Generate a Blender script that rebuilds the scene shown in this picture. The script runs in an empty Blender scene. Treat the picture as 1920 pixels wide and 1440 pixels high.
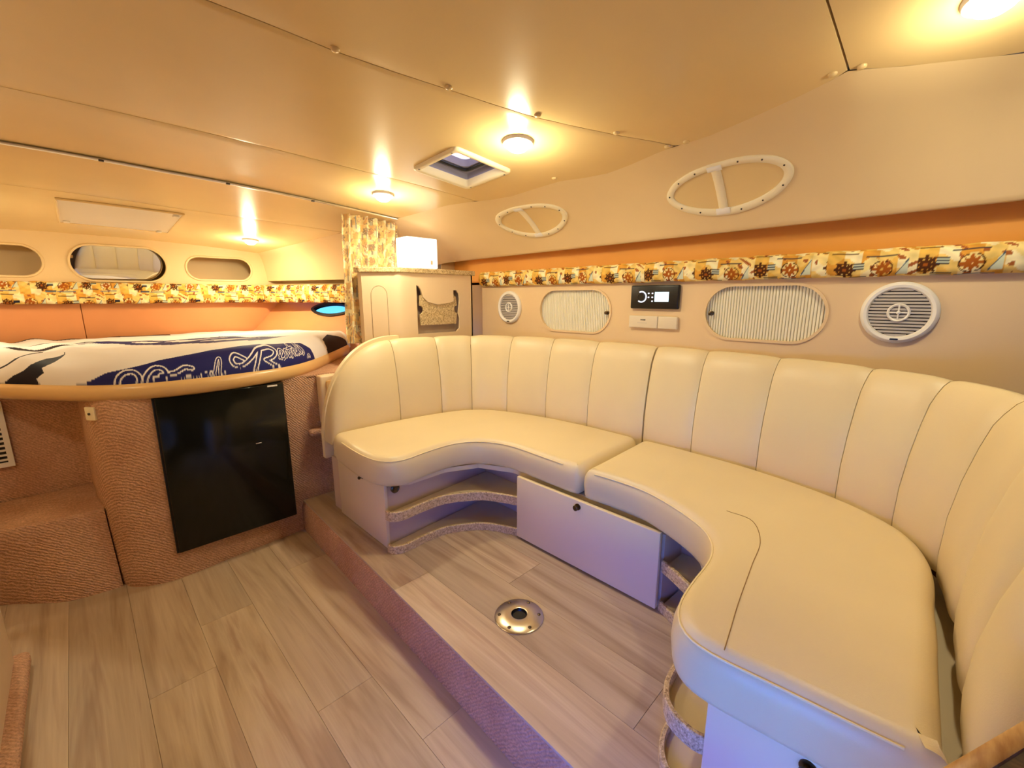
import bpy, bmesh, math, random
import numpy as np
from mathutils import Vector, Matrix
from mathutils.geometry import tessellate_polygon

random.seed(7); np.random.seed(7)
S = bpy.context.scene
COL = S.collection

# ------------------------------------------------------------------ camera, world, exposure
cam_d = bpy.data.cameras.new('camera')
cam = bpy.data.objects.new('camera', cam_d); COL.objects.link(cam)
cam_d.sensor_fit = 'HORIZONTAL'; cam_d.sensor_width = 36.0
cam_d.lens = 36.0 * 810.0 / 1920.0
cam_d.clip_start = 0.02
cam.location = (0, 0, 1.25)
cam.rotation_euler = (math.radians(90 - 11.378), 0, math.radians(-45.13))
S.camera = cam

W = bpy.data.worlds.new('world'); S.world = W; W.use_nodes = True
bg = W.node_tree.nodes['Background']
_n = W.node_tree.nodes; _l = W.node_tree.links
_tc = _n.new('ShaderNodeTexCoord'); _sx = _n.new('ShaderNodeSeparateXYZ'); _rp = _n.new('ShaderNodeValToRGB')
_mr = _n.new('ShaderNodeMapRange'); _mr.inputs['From Min'].default_value = -1; _mr.inputs['From Max'].default_value = 1
_l.new(_tc.outputs['Generated'], _sx.inputs[0]); _l.new(_sx.outputs['Z'], _mr.inputs['Value']); _l.new(_mr.outputs[0], _rp.inputs['Fac'])
_e = _rp.color_ramp.elements
for _k, (_p, _c) in enumerate([(0.0, (.02,.05,.16)), (.45, (.03,.13,.36)), (.486, (.14,.58,.95)), (.51, (.03,.15,1.0)), (.70, (.03,.14,1.0)), (.88, (.50,.58,1.0))]):
    if _k >= len(_e): _e.new(_p)
    _e[_k].position = _p; _e[_k].color = (*_c, 1)
_l.new(_rp.outputs['Color'], bg.inputs['Color'])
bg.inputs['Strength'].default_value = 15.5
S.cycles.max_bounces = 6; S.cycles.diffuse_bounces = 4; S.cycles.glossy_bounces = 3; S.cycles.transmission_bounces = 4
S.cycles.caustics_reflective = False; S.cycles.caustics_refractive = False
S.cycles.sample_clamp_indirect = 6.0; S.cycles.use_light_tree = False; S.cycles.adaptive_threshold = 0.05

S.view_settings.view_transform = 'Standard'
S.view_settings.look = 'None'
S.view_settings.gamma = 1.0
S.view_settings.use_curve_mapping = False
S.view_settings.exposure = 0.27
LAMP = 8.6             # watts of each ceiling lamp
LAMP_COL = (1.0, 0.885, 0.575)

# ------------------------------------------------------------------ materials
def lin(c):
    return tuple(((v/255)/12.92 if v/255 <= 0.04045 else ((v/255+0.055)/1.055)**2.4) for v in c)

class NT:
    def __init__(s, name):
        s.m = bpy.data.materials.new(name); s.m.use_nodes = True
        s.t = s.m.node_tree; s.b = s.t.nodes['Principled BSDF']
    def n(s, typ, **kw):
        nd = s.t.nodes.new(typ)
        for k, v in kw.items():
            if k in nd.inputs.keys() if isinstance(k, str) else False: nd.inputs[k].default_value = v
            else: setattr(nd, k, v)
        return nd
    def l(s, a, b): s.t.links.new(a, b)
    def coord(s, scale=(1,1,1), rot=(0,0,0), src='geo', rand=False):
        mp = s.n('ShaderNodeMapping')
        mp.inputs['Scale'].default_value = scale; mp.inputs['Rotation'].default_value = rot
        if src == 'geo':
            g = s.n('ShaderNodeNewGeometry'); s.l(g.outputs['Position'], mp.inputs['Vector'])
        else:
            g = s.n('ShaderNodeTexCoord'); s.l(g.outputs['Object'], mp.inputs['Vector'])
        if rand:
            oi = s.n('ShaderNodeObjectInfo'); ma = s.n('ShaderNodeMath', operation='MULTIPLY'); ma.inputs[1].default_value = 37.0
            s.l(oi.outputs['Random'], ma.inputs[0]); s.l(ma.outputs[0], mp.inputs['Location'])
        return mp.outputs['Vector']
    def noise(s, vec, scale, detail=3, rough=.55, dist=0):
        n = s.n('ShaderNodeTexNoise'); n.inputs['Scale'].default_value = scale
        n.inputs['Detail'].default_value = detail; n.inputs['Roughness'].default_value = rough
        n.inputs['Distortion'].default_value = dist
        s.l(vec, n.inputs['Vector']); return n.outputs['Fac']
    def ramp(s, fac, stops):
        r = s.n('ShaderNodeValToRGB'); e = r.color_ramp.elements
        while len(e) < len(stops): e.new(0.5)
        for i, (p, c) in enumerate(stops): e[i].position = p; e[i].color = (*c, 1)
        s.l(fac, r.inputs['Fac']); return r.outputs['Color']
    def mix(s, fac, a, b, mode='MIX'):
        m = s.n('ShaderNodeMix', data_type='RGBA', blend_type=mode)
        for sock, v in ((m.inputs[0], fac), (m.inputs[6], a), (m.inputs[7], b)):
            if isinstance(v, (int, float)): sock.default_value = v
            elif isinstance(v, tuple): sock.default_value = (*v, 1)
            else: s.l(v, sock)
        return m.outputs[2]
    def bump(s, h, strength, dist=0.002):
        b = s.n('ShaderNodeBump'); b.inputs['Strength'].default_value = strength; b.inputs['Distance'].default_value = dist
        s.l(h, b.inputs['Height']); s.l(b.outputs['Normal'], s.b.inputs['Normal'])
    def base(s, c, rough=.5, spec=.5, metal=0.):
        if isinstance(c, tuple): s.b.inputs['Base Color'].default_value = (*c, 1)
        else: s.l(c, s.b.inputs['Base Color'])
        s.b.inputs['Roughness'].default_value = rough
        s.b.inputs['Specular IOR Level'].default_value = spec
        s.b.inputs['Metallic'].default_value = metal
        return s

def vinyl(name, c, rough=.45, spec=.5, bump=.15, vary=.06, scale=260):
    t = NT(name); v = t.coord()
    f = t.noise(v, 3.0, 2)
    col = t.ramp(f, [(.3, tuple(x*(1-vary) for x in c)), (.7, tuple(min(1, x*(1+vary)) for x in c))])
    t.base(col, rough, spec)
    if bump > .16: t.bump(t.noise(v, scale, 1), bump, .001)
    return t.m
def plain(name, c, rough=.5, spec=.5, metal=0.):
    return NT(name).base(c, rough, spec, metal).m

M = {}
M['ceiling'] = vinyl('ceiling vinyl', lin((234,204,146)), .26, .5, .12, .03)
M['upper'] = vinyl('padded wall vinyl', lin((236,208,158)), .5, .4, .12, .03)
M['wall'] = vinyl('beige wall vinyl', lin((234,205,162)), .45, .4, .15, .03)
M['salmon'] = vinyl('salmon hull liner', lin((222,150,98)), .55, .3, .15, .05)
M['orange'] = vinyl('orange hull liner', lin((255,176,80)), .55, .3, .15, .05)  # salmon liner recoloured orange: warm light of the recess put into its colour
M['leather'] = vinyl('cream upholstery', lin((228,209,170)), .40, .5, .22, .03, 420)
M['welt'] = vinyl('cream welt', lin((244,226,186)), .45, .4, .1, .02)
M['seam'] = plain('seam thread', lin((150,118,78)), .7, .2)
M['panel'] = vinyl('cream laminate', lin((232,214,180)), .32, .5, .05, .02)
M['beige'] = vinyl('beige laminate', lin((238,212,176)), .38, .5, .05, .02)
M['niche'] = vinyl('niche lining', lin((214,190,166)), .55, .3, .05, .03)
M['white'] = plain('white plastic', lin((246,242,236)), .35, .5)
M['offwhite'] = plain('off white plastic', lin((228,214,190)), .4, .5)
M['cream_plastic'] = plain('cream plastic', lin((250,236,200)), .38, .5)
M['tambour'] = plain('ivory tambour', lin((244,238,216)), .45, .4)
M['dark'] = plain('dark plastic', (.006,.006,.007), .35, .5)
M['screw'] = plain('dark screw', (.05,.035,.025), .4, .5)
M['grey'] = plain('grey grille', lin((196,188,184)), .5, .4)
M['greydark'] = plain('dark grille gap', lin((92,86,84)), .6, .3)
M['brass'] = plain('aged brass', (.10,.065,.035), .3, .5, .8)
M['steel'] = plain('brushed steel', (.70,.64,.54), .26, .5, 1.0)
M['alu'] = plain('satin aluminium', (.82,.78,.70), .3, .5, 1.0)
M['rim'] = vinyl('berth rim gelcoat', lin((226,186,128)), .30, .5, .03, .03)
M['hatch'] = plain('hatch shroud', lin((150,144,160)), .45, .4)
M['cabwood'] = None

# carpet
t = NT('tan carpet'); v = t.coord()
f1 = t.noise(v, 5, 4); f2 = t.noise(v, 140, 3, .7)
c1 = t.ramp(f1, [(.3, lin((212,164,134))), (.7, lin((232,188,158)))])
c2 = t.ramp(f2, [(.35, (.72,.72,.72)), (.7, (1.1,1.1,1.1))])
cm_ = t.mix(1.0, c1, c2, 'MULTIPLY')
wv = t.n('ShaderNodeTexWave', wave_type='BANDS', bands_direction='DIAGONAL'); wv.inputs['Scale'].default_value = 44
wv.inputs['Distortion'].default_value = 5.0; wv.inputs['Detail'].default_value = 2
t.l(v, wv.inputs['Vector'])
t.base(t.mix(.20, cm_, t.ramp(wv.outputs['Fac'], [(.2, (.45,.42,.40)), (.7, (1.0,1.0,1.0))]), 'MULTIPLY'), .95, .1)
ad = t.n('ShaderNodeMath', operation='ADD'); t.l(wv.outputs['Fac'], ad.inputs[0]); t.l(f2, ad.inputs[1])
t.bump(ad.outputs[0], .7, .003)
M['carpet'] = t.m

# vinyl plank
t = NT('oak look plank'); v = t.coord((5.5, .42, 1), rand=True); v2 = t.coord((46, 1.3, 1), rand=True); v3 = t.coord((2.2,.6,1), rand=True)
f = t.noise(v, 1.5, 4, .55, 1.6); f2 = t.noise(v2, 1.2, 3, .6, .5); f3 = t.noise(v3, 1.3, 2)
c = t.ramp(f, [(.28, lin((172,152,134))), (.44, lin((200,184,164))), (.56, lin((212,198,180))), (.68, lin((190,170,152))), (.84, lin((174,152,134)))])
c = t.mix(.42, c, t.ramp(f2, [(.3, lin((186,168,150))), (.7, lin((236,226,210)))]), 'MULTIPLY')
oi = t.n('ShaderNodeObjectInfo')
tone = t.ramp(oi.outputs['Random'], [(0, (.86,.85,.84)), (.5, (1.0,.985,.97)), (1, (1.12,1.10,1.08))])
c = t.mix(1.0, c, tone, 'MULTIPLY')
c = t.mix(.22, c, t.ramp(f3, [(.35, lin((160,138,120))), (.65, lin((226,208,182)))]), 'OVERLAY')
t.base(c, .42, .4); t.bump(f2, .12, .001)
M['plank'] = t.m

# speckled laminate
t = NT('speckled laminate'); v = t.coord()
f = t.noise(v, 120, 3, .75); f2 = t.noise(v, 260, 2)
c = t.ramp(f, [(.36, lin((120,92,60))), (.44, lin((196,168,122))), (.56, lin((222,196,148))), (.66, lin((240,222,184)))])
t.base(t.mix(.3, c, t.ramp(f2, [(.4, lin((150,120,84))), (.6, lin((236,214,170)))])), .45, .4)
M['speckle'] = t.m

# black fridge glass
t = NT('black glass door'); v = t.coord()
t.base(t.ramp(t.noise(v, 2, 2), [(.3, (.006,.006,.006)), (.7, (.010,.011,.008))]), .12, .35)
M['fridge'] = t.m

# dark wood veneer
t = NT('dark wood veneer'); v = t.coord((14, 3, 3), rot=(0,0,.5))
f = t.noise(v, 6, 5, .65, 1.0)
t.base(t.ramp(f, [(.3, (.012,.006,.003)), (.55, (.10,.045,.015)), (.75, (.22,.11,.04))]), .3, .5)
M['veneer'] = t.m
t = NT('light wood edging'); v = t.coord((4, 20, 4), rot=(0,0,.45))
t.base(t.ramp(t.noise(v, 5, 4), [(.3, lin((176,122,66))), (.7, lin((222,176,116)))]), .35, .5)
M['edging'] = t.m

def printed(name, rough=.75, bump=.2):
    t = NT(name); a = t.n('ShaderNodeVertexColor', layer_name='print')
    t.base(a.outputs['Color'], rough, .12); t.bump(t.noise(t.coord(), 600, 2), bump, .0006)
    return t.m
M['fabric'] = printed('nautical print fabric')
M['cover'] = printed('printed bed cover', .6)

def emit(name, c, s):
    m = bpy.data.materials.new(name); m.use_nodes = True
    b = m.node_tree.nodes['Principled BSDF']
    b.inputs['Base Color'].default_value = (*c, 1); b.inputs['Emission Color'].default_value = (*c, 1)
    b.inputs['Emission Strength'].default_value = s
    return m
M['lens'] = emit('lamp lens', (1.0,.93,.80), 5.0)
M['lens'].cycles.emission_sampling = 'NONE'
M['boxlamp'] = emit('box lamp shade', (1.0, .95, .86), 1.3)
M['screen'] = emit('stereo screen', (.55, .82, .95), 1.3)
M['dial'] = emit('stereo dial light', (.72, .78, .95), .8)

t = NT('mirror'); t.base((.9,.9,.9), .02, .5, 1.0); M['mirror'] = t.m
t = NT('tinted glass')
tb_ = t.n('ShaderNodeBsdfTransparent'); tb_.inputs['Color'].default_value = (.085, .095, .095, 1)
gb_ = t.n('ShaderNodeBsdfGlossy'); gb_.inputs['Roughness'].default_value = .03
mx_ = t.n('ShaderNodeMixShader'); mx_.inputs[0].default_value = .04
t.l(tb_.outputs[0], mx_.inputs[1]); t.l(gb_.outputs[0], mx_.inputs[2])
t.l(mx_.outputs[0], t.t.nodes['Material Output'].inputs['Surface']); M['glass'] = t.m
t = NT('smoked acrylic')
tb_ = t.n('ShaderNodeBsdfTranslucent'); tb_.inputs['Color'].default_value = (.5, .42, .30, 1)
t.l(tb_.outputs[0], t.t.nodes['Material Output'].inputs['Surface']); M['acrylic'] = t.m

# ------------------------------------------------------------------ mesh helpers
class MB:
    def __init__(s): s.v = []; s.f = []; s.flat = set()
    def add(s, vs, fs, flat=False):
        o = len(s.v); s.v += [tuple(p) for p in vs]
        for f in fs:
            if flat: s.flat.add(len(s.f))
            s.f.append(tuple(i+o for i in f))
        return s
    def box(s, x0, x1, y0, y1, z0, z1, bev=0.0, seg=2, mat=None):
        bm = bmesh.new(); bmesh.ops.create_cube(bm, size=1)
        for q in bm.verts:
            q.co = Vector(((x0+x1)/2+q.co.x*(x1-x0), (y0+y1)/2+q.co.y*(y1-y0), (z0+z1)/2+q.co.z*(z1-z0)))
        if bev: bmesh.ops.bevel(bm, geom=bm.edges[:], offset=bev, segments=seg, profile=.5, affect='EDGES')
        bm.verts.index_update()
        vs = [tuple(mat @ q.co) if mat else tuple(q.co) for q in bm.verts]
        s.add(vs, [[w.index for w in f.verts] for f in bm.faces], flat=(bev == 0)); bm.free(); return s
    def grid(s, fn, nu, nv, cu=False, cv=False):
        vs = [fn(i/(nu if cu else nu-1), j/(nv if cv else nv-1)) for i in range(nu) for j in range(nv)]
        fs = []
        for i in range(nu if cu else nu-1):
            for j in range(nv if cv else nv-1):
                a, b = i, (i+1) % nu; c, d = j, (j+1) % nv
                fs.append((a*nv+c, b*nv+c, b*nv+d, a*nv+d))
        return s.add(vs, fs)
    def lathe(s, prof, n=32, mat=None, cap=False):
        vs, fs = [], []
        for r, z in prof:
            for k in range(n):
                a = 2*math.pi*k/n; p = Vector((r*math.cos(a), r*math.sin(a), z))
                vs.append(tuple(mat @ p) if mat else tuple(p))
        m = len(prof)
        for i in range(m-1):
            for k in range(n):
                fs.append((i*n+k, i*n+(k+1) % n, (i+1)*n+(k+1) % n, (i+1)*n+k))
        s.add(vs, fs)
        if cap:
            o = len(s.v)-m*n
            s.f.append(tuple(o+(m-1)*n+k for k in range(n)))
        return s
    def tube(s, pts, r, n=8, closed=False):
        pts = [Vector(p) for p in pts]; m = len(pts); vs = []; prev = None
        for i, p in enumerate(pts):
            a = pts[(i-1) % m] if (closed or i > 0) else p
            b = pts[(i+1) % m] if (closed or i < m-1) else p
            T = (b-a).normalized()
            N = (prev - T*prev.dot(T)) if prev else T.orthogonal()
            if N.length < 1e-6: N = T.orthogonal()
            N.normalize(); prev = N; B = T.cross(N)
            for k in range(n):
                g = 2*math.pi*k/n; vs.append(tuple(p + (N*math.cos(g)+B*math.sin(g))*r))
        fs = []
        for i in range(m if closed else m-1):
            j = (i+1) % m
            for k in range(n): fs.append((i*n+k, i*n+(k+1) % n, j*n+(k+1) % n, j*n+k))
        if not closed: fs += [tuple(range(n))[::-1], tuple((m-1)*n+k for k in range(n))]
        return s.add(vs, fs)
    def plate(s, outer, holes, d, fr):
        """flat plate with holes: outlines in (u,v); fr maps (u,v,w) to 3D, front at w=0, back at w=-d"""
        loops = [outer]+list(holes)
        tri = tessellate_polygon([[Vector((u, v, 0)) for u, v in L] for L in loops])
        flat = [p for L in loops for p in L]; n = len(flat)
        vs = [fr(u, v, 0) for u, v in flat]+[fr(u, v, -d) for u, v in flat]
        fs = [tuple(q) for q in tri]+[tuple(i+n for i in q[::-1]) for q in tri]
        s.add(vs, fs, True)
        o = 0; side = []
        for L in loops:
            m = len(L)
            for i in range(m): side.append((o+i, o+(i+1) % m, n+o+(i+1) % m, n+o+i))
            o += m
        s.add(vs, side, True); return s
    def slab(s, outline, prof, capflat=True):
        """closed plan outline (list of xy) swept through (inset, z) rings, capped top and bottom"""
        P = np.array(outline, float); m = len(P)
        area = 0.5*np.sum(P[:,0]*np.roll(P[:,1],-1)-np.roll(P[:,0],-1)*P[:,1])
        T = np.roll(P,-1,0)-np.roll(P,1,0); T /= np.linalg.norm(T,axis=1)[:,None]+1e-9
        N = np.stack([-T[:,1], T[:,0]],1)*(1 if area > 0 else -1)      # inward
        vs = []
        for ins, z in prof:
            for p, q in zip(P, N): vs.append((p[0]+q[0]*ins, p[1]+q[1]*ins, z))
        fs = []
        for i in range(len(prof)-1):
            for k in range(m): fs.append((i*m+k, i*m+(k+1) % m, (i+1)*m+(k+1) % m, (i+1)*m+k))
        s.add(vs, fs)
        o = len(s.v)-len(vs)
        for ring in (0, len(prof)-1):
            tri = tessellate_polygon([[Vector((vs[ring*m+k][0], vs[ring*m+k][1], 0)) for k in range(m)]])
            for q in tri: s.flat.add(len(s.f)); s.f.append(tuple(o+ring*m+k for k in q))
        return s
    def build(s, name, mat, parent=None, smooth=True, local=False, kind=None, fix=True, colors=None, angle=40):
        me = bpy.data.meshes.new(name); me.from_pydata(s.v, [], s.f)
        if fix:
            bm = bmesh.new(); bm.from_mesh(me); bmesh.ops.recalc_face_normals(bm, faces=bm.faces[:]); bm.to_mesh(me); bm.free()
        me.polygons.foreach_set('use_smooth', [smooth and i not in s.flat for i in range(len(s.f))])
        if smooth and angle and fix:
            try: me.set_sharp_from_angle(angle=math.radians(angle))
            except Exception: pass
        if colors is not None:
            a = me.color_attributes.new('print', 'FLOAT_COLOR', 'POINT')
            a.data.foreach_set('color', np.concatenate([colors, np.ones((len(colors),1))],1).astype(np.float32).ravel())
        me.materials.append(M[mat] if isinstance(mat, str) else mat); me.update()
        o = bpy.data.objects.new(name, me); COL.objects.link(o)
        if parent:
            o.parent = parent
            if not local: o.matrix_parent_inverse = parent_world(parent).inverted()
        if kind: o['kind'] = kind
        return o

WM = {}
def parent_world(p): return WM.get(p.name, Matrix.Identity(4))
def thing(name, label, cat, loc=(0,0,0), mat=None, group=None):
    o = bpy.data.objects.new(name, None); COL.objects.link(o); o.empty_display_size = .05
    o.matrix_world = mat if mat is not None else Matrix.Translation(loc)
    WM[o.name] = o.matrix_world.copy()
    o['label'] = label; o['category'] = cat
    if group: o['group'] = group
    return o
def tag(o, label, cat, group=None):
    o['label'] = label; o['category'] = cat
    if group: o['group'] = group
    return o
def struct(o, label=None):
    o['kind'] = 'structure'
    if label: o['label'] = label
    return o
def copy_tree(o, parent=None):
    c = o.copy(); COL.objects.link(c); c.parent = parent
    for ch in o.children: copy_tree(ch, c)
    return c

def cr(pts, n, closed=False):
    """Catmull-Rom through pts, n samples evenly along the length"""
    P = np.array(pts, float); m = len(P); out = []
    rng = m if closed else m-1
    for i in range(rng):
        if closed: p0, p1, p2, p3 = P[(i-1) % m], P[i], P[(i+1) % m], P[(i+2) % m]
        else:
            p1, p2 = P[i], P[i+1]; p0 = P[i-1] if i else 2*p1-p2; p3 = P[i+2] if i+2 < m else 2*p2-p1
        for tt in np.linspace(0, 1, 24, endpoint=False):
            out.append(.5*((2*p1)+(-p0+p2)*tt+(2*p0-5*p1+4*p2-p3)*tt**2+(-p0+3*p1-3*p2+p3)*tt**3))
    out.append(P[0] if closed else P[-1]); out = np.array(out)
    L = np.r_[0, np.cumsum(np.linalg.norm(np.diff(out, axis=0), axis=1))]
    q = np.linspace(0, L[-1], n+1)[:-1] if closed else np.linspace(0, L[-1], n)
    return np.stack([np.interp(q, L, out[:, k]) for k in range(P.shape[1])], 1)
def stadium(cx, cy, w, h, n=14, r=None):
    r = r or h/2; a, b = w/2-r, h/2-r; out = []
    for sx, sy, s in ((1,1,0), (-1,1,1), (-1,-1,2), (1,-1,3)):
        for k in range(n+1):
            g = (s+k/n)*math.pi/2; out.append((cx+sx*a+r*math.cos(g), cy+sy*b+r*math.sin(g)))
    return out
def ellipse(cx, cy, a, b, n=48, p=2.0):
    out = []
    for k in range(n):
        g = 2*math.pi*k/n; c, s_ = math.cos(g), math.sin(g)
        out.append((cx+a*math.copysign(abs(c)**(2/p), c), cy+b*math.copysign(abs(s_)**(2/p), s_)))
    return out

# ------------------------------------------------------------------ the cabin's shapes
EY = [-1.3,-.3,-.043,.065,.161,.24,.271,.307,.386,.536,.661,.781,.856,.981,1.087,1.18,1.293,1.447,1.587,1.708,1.817,1.943,2.154,2.369,2.46]
EX = [1.75,1.74,1.70,1.638,1.583,1.53,1.511,1.529,1.556,1.593,1.619,1.616,1.623,1.649,1.66,1.64,1.60,1.594,1.594,1.563,1.515,1.474,1.449,1.424,1.42]
XP, YA, YB = -1.02, -1.25, 4.17         # port wall, aft wall, bow panel
XW = 1.95                               # starboard wall face
def zc(x, y): return 1.778-.064*(y-2.35)-.037*x*x
def xs(y): return 1.93-max(0, y-2.46)*.415    # berth side
def xe(y):
    if y <= 2.46: return float(np.interp(y, EY, EX))
    return xs(y)-(.51-.46*(y-2.46)/1.71)
def upper(y, t):
    """sloping padded side: t=0 lower edge, t=1 ceiling edge"""
    k = min(1, max(0, (y-2.46)/.55)); k = k*k*(3-2*k)
    A = np.array([xs(y), (1.515-.01*min(y, 2.46))*(1-k)+1.385*k])
    B = np.array([xe(y), zc(xe(y), y)]); C = np.array([A[0]*.62+B[0]*.38, B[1]*.8+A[1]*.2])
    q = A*(1-t)**2+2*C*t*(1-t)+B*t*t
    return Vector((q[0], y, q[1]))
def upper_n(y, t):
    e = .004
    n = (upper(y, min(1, t+e))-upper(y, max(0, t-e))).cross(Vector((0,1,0))).normalized()
    return n if n.x < 0 else -n

# ---- floor: lower sole planks along the boat
root = bpy.data.objects.new('floor', None); COL.objects.link(root); struct(root, 'oak look vinyl plank floor of the lower walkway')
MB().box(-1.02, .80, YA, 2.86, -.05, -.008).build('subfloor', 'seam', root)
xsm = [-.90,-.72,-.54,-.36,-.18,0.0,.18,.36,.54,.72,.80]
for i in range(len(xsm)-1):
    y = YA - random.choice([0, .3, .6, .85])
    first = True
    ends = {4: [1.05], 5: [1.62], 6: [1.88, .7], 7: [1.20], 8: [2.02, .9]}.get(i, [.6])
    ys = sorted([YA]+ends+[2.86])
    for a, b in zip(ys[:-1], ys[1:]):
        MB().box(xsm[i]+.0003, xsm[i+1]-.0003, a+.0003, b-.0003, -.008, 0, .0006, 1).build('plank', 'plank', root, smooth=False)

# ---- raised floor under the settee with carpeted riser
PLAT = .17
def xr(y): return .746-(2.343-y)*.034
root = bpy.data.objects.new('floor_raised', None); COL.objects.link(root); struct(root, 'raised plank platform under the settee')
m = MB(); o = [(xr(YA), YA), (1.95, YA), (1.95, 2.335), (xr(2.335), 2.335)]
m.slab(o, [(0, -.008), (0, .162)]).build('subfloor', 'seam', root, smooth=False)
pxs = [None, .86, 1.04, 1.22, 1.40, 1.58, 1.76, 1.95]
for i in range(len(pxs)-1):
    ys = [YA]+{0: [1.33], 1: [.42, 1.56], 2: [1.05], 3: [.3]}.get(i, [.5])+[2.335]
    for a, b in zip(ys[:-1], ys[1:]):
        a += .0006; b -= .0006
        x0a, x0b = (xr(a)-.004, xr(b)-.004) if i == 0 else (pxs[i]+.0003,)*2
        x1 = pxs[i+1]-.0003
        MB().slab([(x0a, a), (x1, a), (x1, b), (x0b, b)], [(0, .162), (0, .1694), (.0006, PLAT)]).build('plank', 'plank', root, smooth=False)
m = MB(); pts = []
m.grid(lambda u, v: (xr(YA+(2.335-YA)*u)-.014+.010*max(0, v-.85)/.15, YA+(2.335-YA)*u, .001+v*.161), 30, 12)
struct(m.build('step_riser', 'carpet'), 'carpeted riser of the platform step')

# ---- forward bulkhead, carpeted, with rounded corner
path = cr([(1.20,2.352),(1.0,2.350),(.73,2.338),(.45,2.318),(.22,2.297),(.13,2.305),(.06,2.335),(.015,2.38),(-.015,2.46),(-.035,2.60),(-.045,2.86)], 90)
path = np.concatenate([path, np.array([(-.06,2.875),(-.30,2.88),(-1.02,2.88)])])
m = MB(); m.grid(lambda u, v: (*path[int(round(u*(len(path)-1)))], v*.846), len(path), 6)
m.slab([(.70,2.338),(1.0,2.350),(1.20,2.352),(1.30,2.95),(1.05,2.66),(.90,2.50),(.80,2.41)], [(0,.83),(0,.845)])
struct(m.build('wall_forward', 'carpet', angle=None), 'carpeted bulkhead under the berth, wrapping round to the step')
m = MB(); m.box(1.18, 1.97, 2.40, 2.46, 0, 1.0); struct(m.build('wall_forward_inner', 'beige'))

# ---- starboard wall with openings for the two tambour lockers (u = along -Y, v = z)
LOCK = [(1.467, 1.176, .480, .226), (.532, 1.187, .437, .218)]
fr = lambda u, v, w: (XW - w, -u, v)
holes = [stadium(-cy, cz, w, h, 12) for cy, cz, w, h in LOCK]
m = MB().plate([(-2.42,.30),(-YA,.30),(-YA,1.345),(-2.42,1.345)], holes, .035, fr)
struct(m.build('wall_starboard', 'wall'), 'beige padded wall behind the settee')
m = MB().box(1.985, 2.00, YA, 2.46, .3, 1.33); struct(m.build('wall_starboard_backing', 'niche'))
# shelf tray behind the valance and the hull liner above it
m = MB().box(1.95, 2.20, YA, 2.60, 1.330, 1.345); struct(m.build('trim_1', 'orange'))
m = MB(); m.grid(lambda u, v: (2.004+.03*v, YA+(2.60-YA)*u, 1.33+v*.33), 2, 4); struct(m.build('wall_hull', 'orange'), 'orange hull liner in the gap above the valance, warm light put into its colour')
# padded upper side
ysamp = np.concatenate([np.linspace(YA, -.3, 12)[:-1], np.linspace(-.3, 2.46, 160)])
m = MB()
def uf(u, v):
    y = ysamp[int(round(u*(len(ysamp)-1)))]
    if v < .12:                                     # rolled lower lip going back over the recess
        k = v/.12; g = (1-k)*math.pi*.75
        p = upper(y, 0); r = .016
        return (p.x + r*math.sin(g)+ (.16*max(0,(1-k)-.5)/.5), y, p.z + r*(1-math.cos(g)))
    return tuple(upper(y, (v-.12)/.88))
m.grid(uf, len(ysamp), 40); struct(m.build('wall_starboard_upper', 'upper', angle=None), 'sloping padded cabin side above the valance')
# berth side of the same overhead
yb = np.linspace(2.46, 4.2, 40)
m = MB(); m.grid(lambda u, v: tuple(upper(2.46+1.76*u+.0001, v)), 40, 20); m.grid(lambda u, v: (xs(2.62+1.6*u)+.10, 2.62+1.6*u+.03, 1.27+.38*v), 12, 3)
struct(m.build('wall_berth_upper', 'upper', angle=None), 'overhead lining along the berth side')
m = MB().box(1.90, 2.22, 2.60, 2.61, 1.25, 1.62); struct(m.build('trim_2', 'upper'))

# ---- ceiling: curved panels
croot = bpy.data.objects.new('ceiling', None); COL.objects.link(croot); struct(croot, 'tan vinyl ceiling of curved overhead panels')
def tab(xv, yv): return lambda x: float(np.interp(x, xv, yv))
seamB = tab([-1.1,-.6,.28,.40,.55,.70,.85,.986,1.136,1.278,1.423,1.529,1.62,1.8], [.90,1.09,1.178,1.17,1.163,1.138,1.105,1.073,1.03,.967,.894,.829,.779,.70])
seamM = tab([-1.1,-.05,.25,.56,.79,1.0,1.26,1.53,1.8], [1.86,1.90,1.895,1.884,1.872,1.852,1.817,1.785,1.75])
seamT = tab([-1.1,-.09,.34,1.12,1.42,1.8], [2.34,2.385,2.405,2.385,2.365,2.34])
seamF = tab([-1.1,-.15,.53,.92,1.35,1.8], [2.98,3.02,3.07,3.03,2.95,2.9])
seamA = lambda x: .270
bounds = [lambda x: YA-.02, seamA, seamB, seamM, seamT, seamF, lambda x: 4.26]
HATCH = (1.098, 1.362, 1.387, 1.648)      # clear opening
def panel_grid(ya, yb_, gap, nx, ny, hole):
    m = MB(); idx = {}
    us = np.linspace(0, 1, nx); vv = np.r_[0, .0001, np.linspace(0, 1, ny)[1:-1], .9999, 1]
    for i, u in enumerate(us):
        for j, v in enumerate(vv):
            x = .5
            for _ in range(6):
                y0, y1 = ya(x)+gap, yb_(x)-gap; y = y0+(y1-y0)*v; x = XP-.02+(xe(y)-XP+.02)*u
            L = max(y1-y0, .01); d = min(v, 1-v)*L
            z = zc(x, y)+ (.012 if (j in (0, len(vv)-1)) else 0) + .0025*math.exp(-d/.004)
            if j == 1: y = y0+.0005
            idx[i, j] = len(m.v); m.v.append((x, y, z))
    for i in range(nx-1):
        for j in range(len(vv)-1):
            q = [idx[i,j], idx[i+1,j], idx[i+1,j+1], idx[i,j+1]]
            c = np.mean([m.v[k] for k in q], 0)
            if hole and HATCH[0] < c[0] < HATCH[1] and HATCH[2] < c[1] < HATCH[3]: continue
            m.f.append(tuple(q))
    return m
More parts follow.
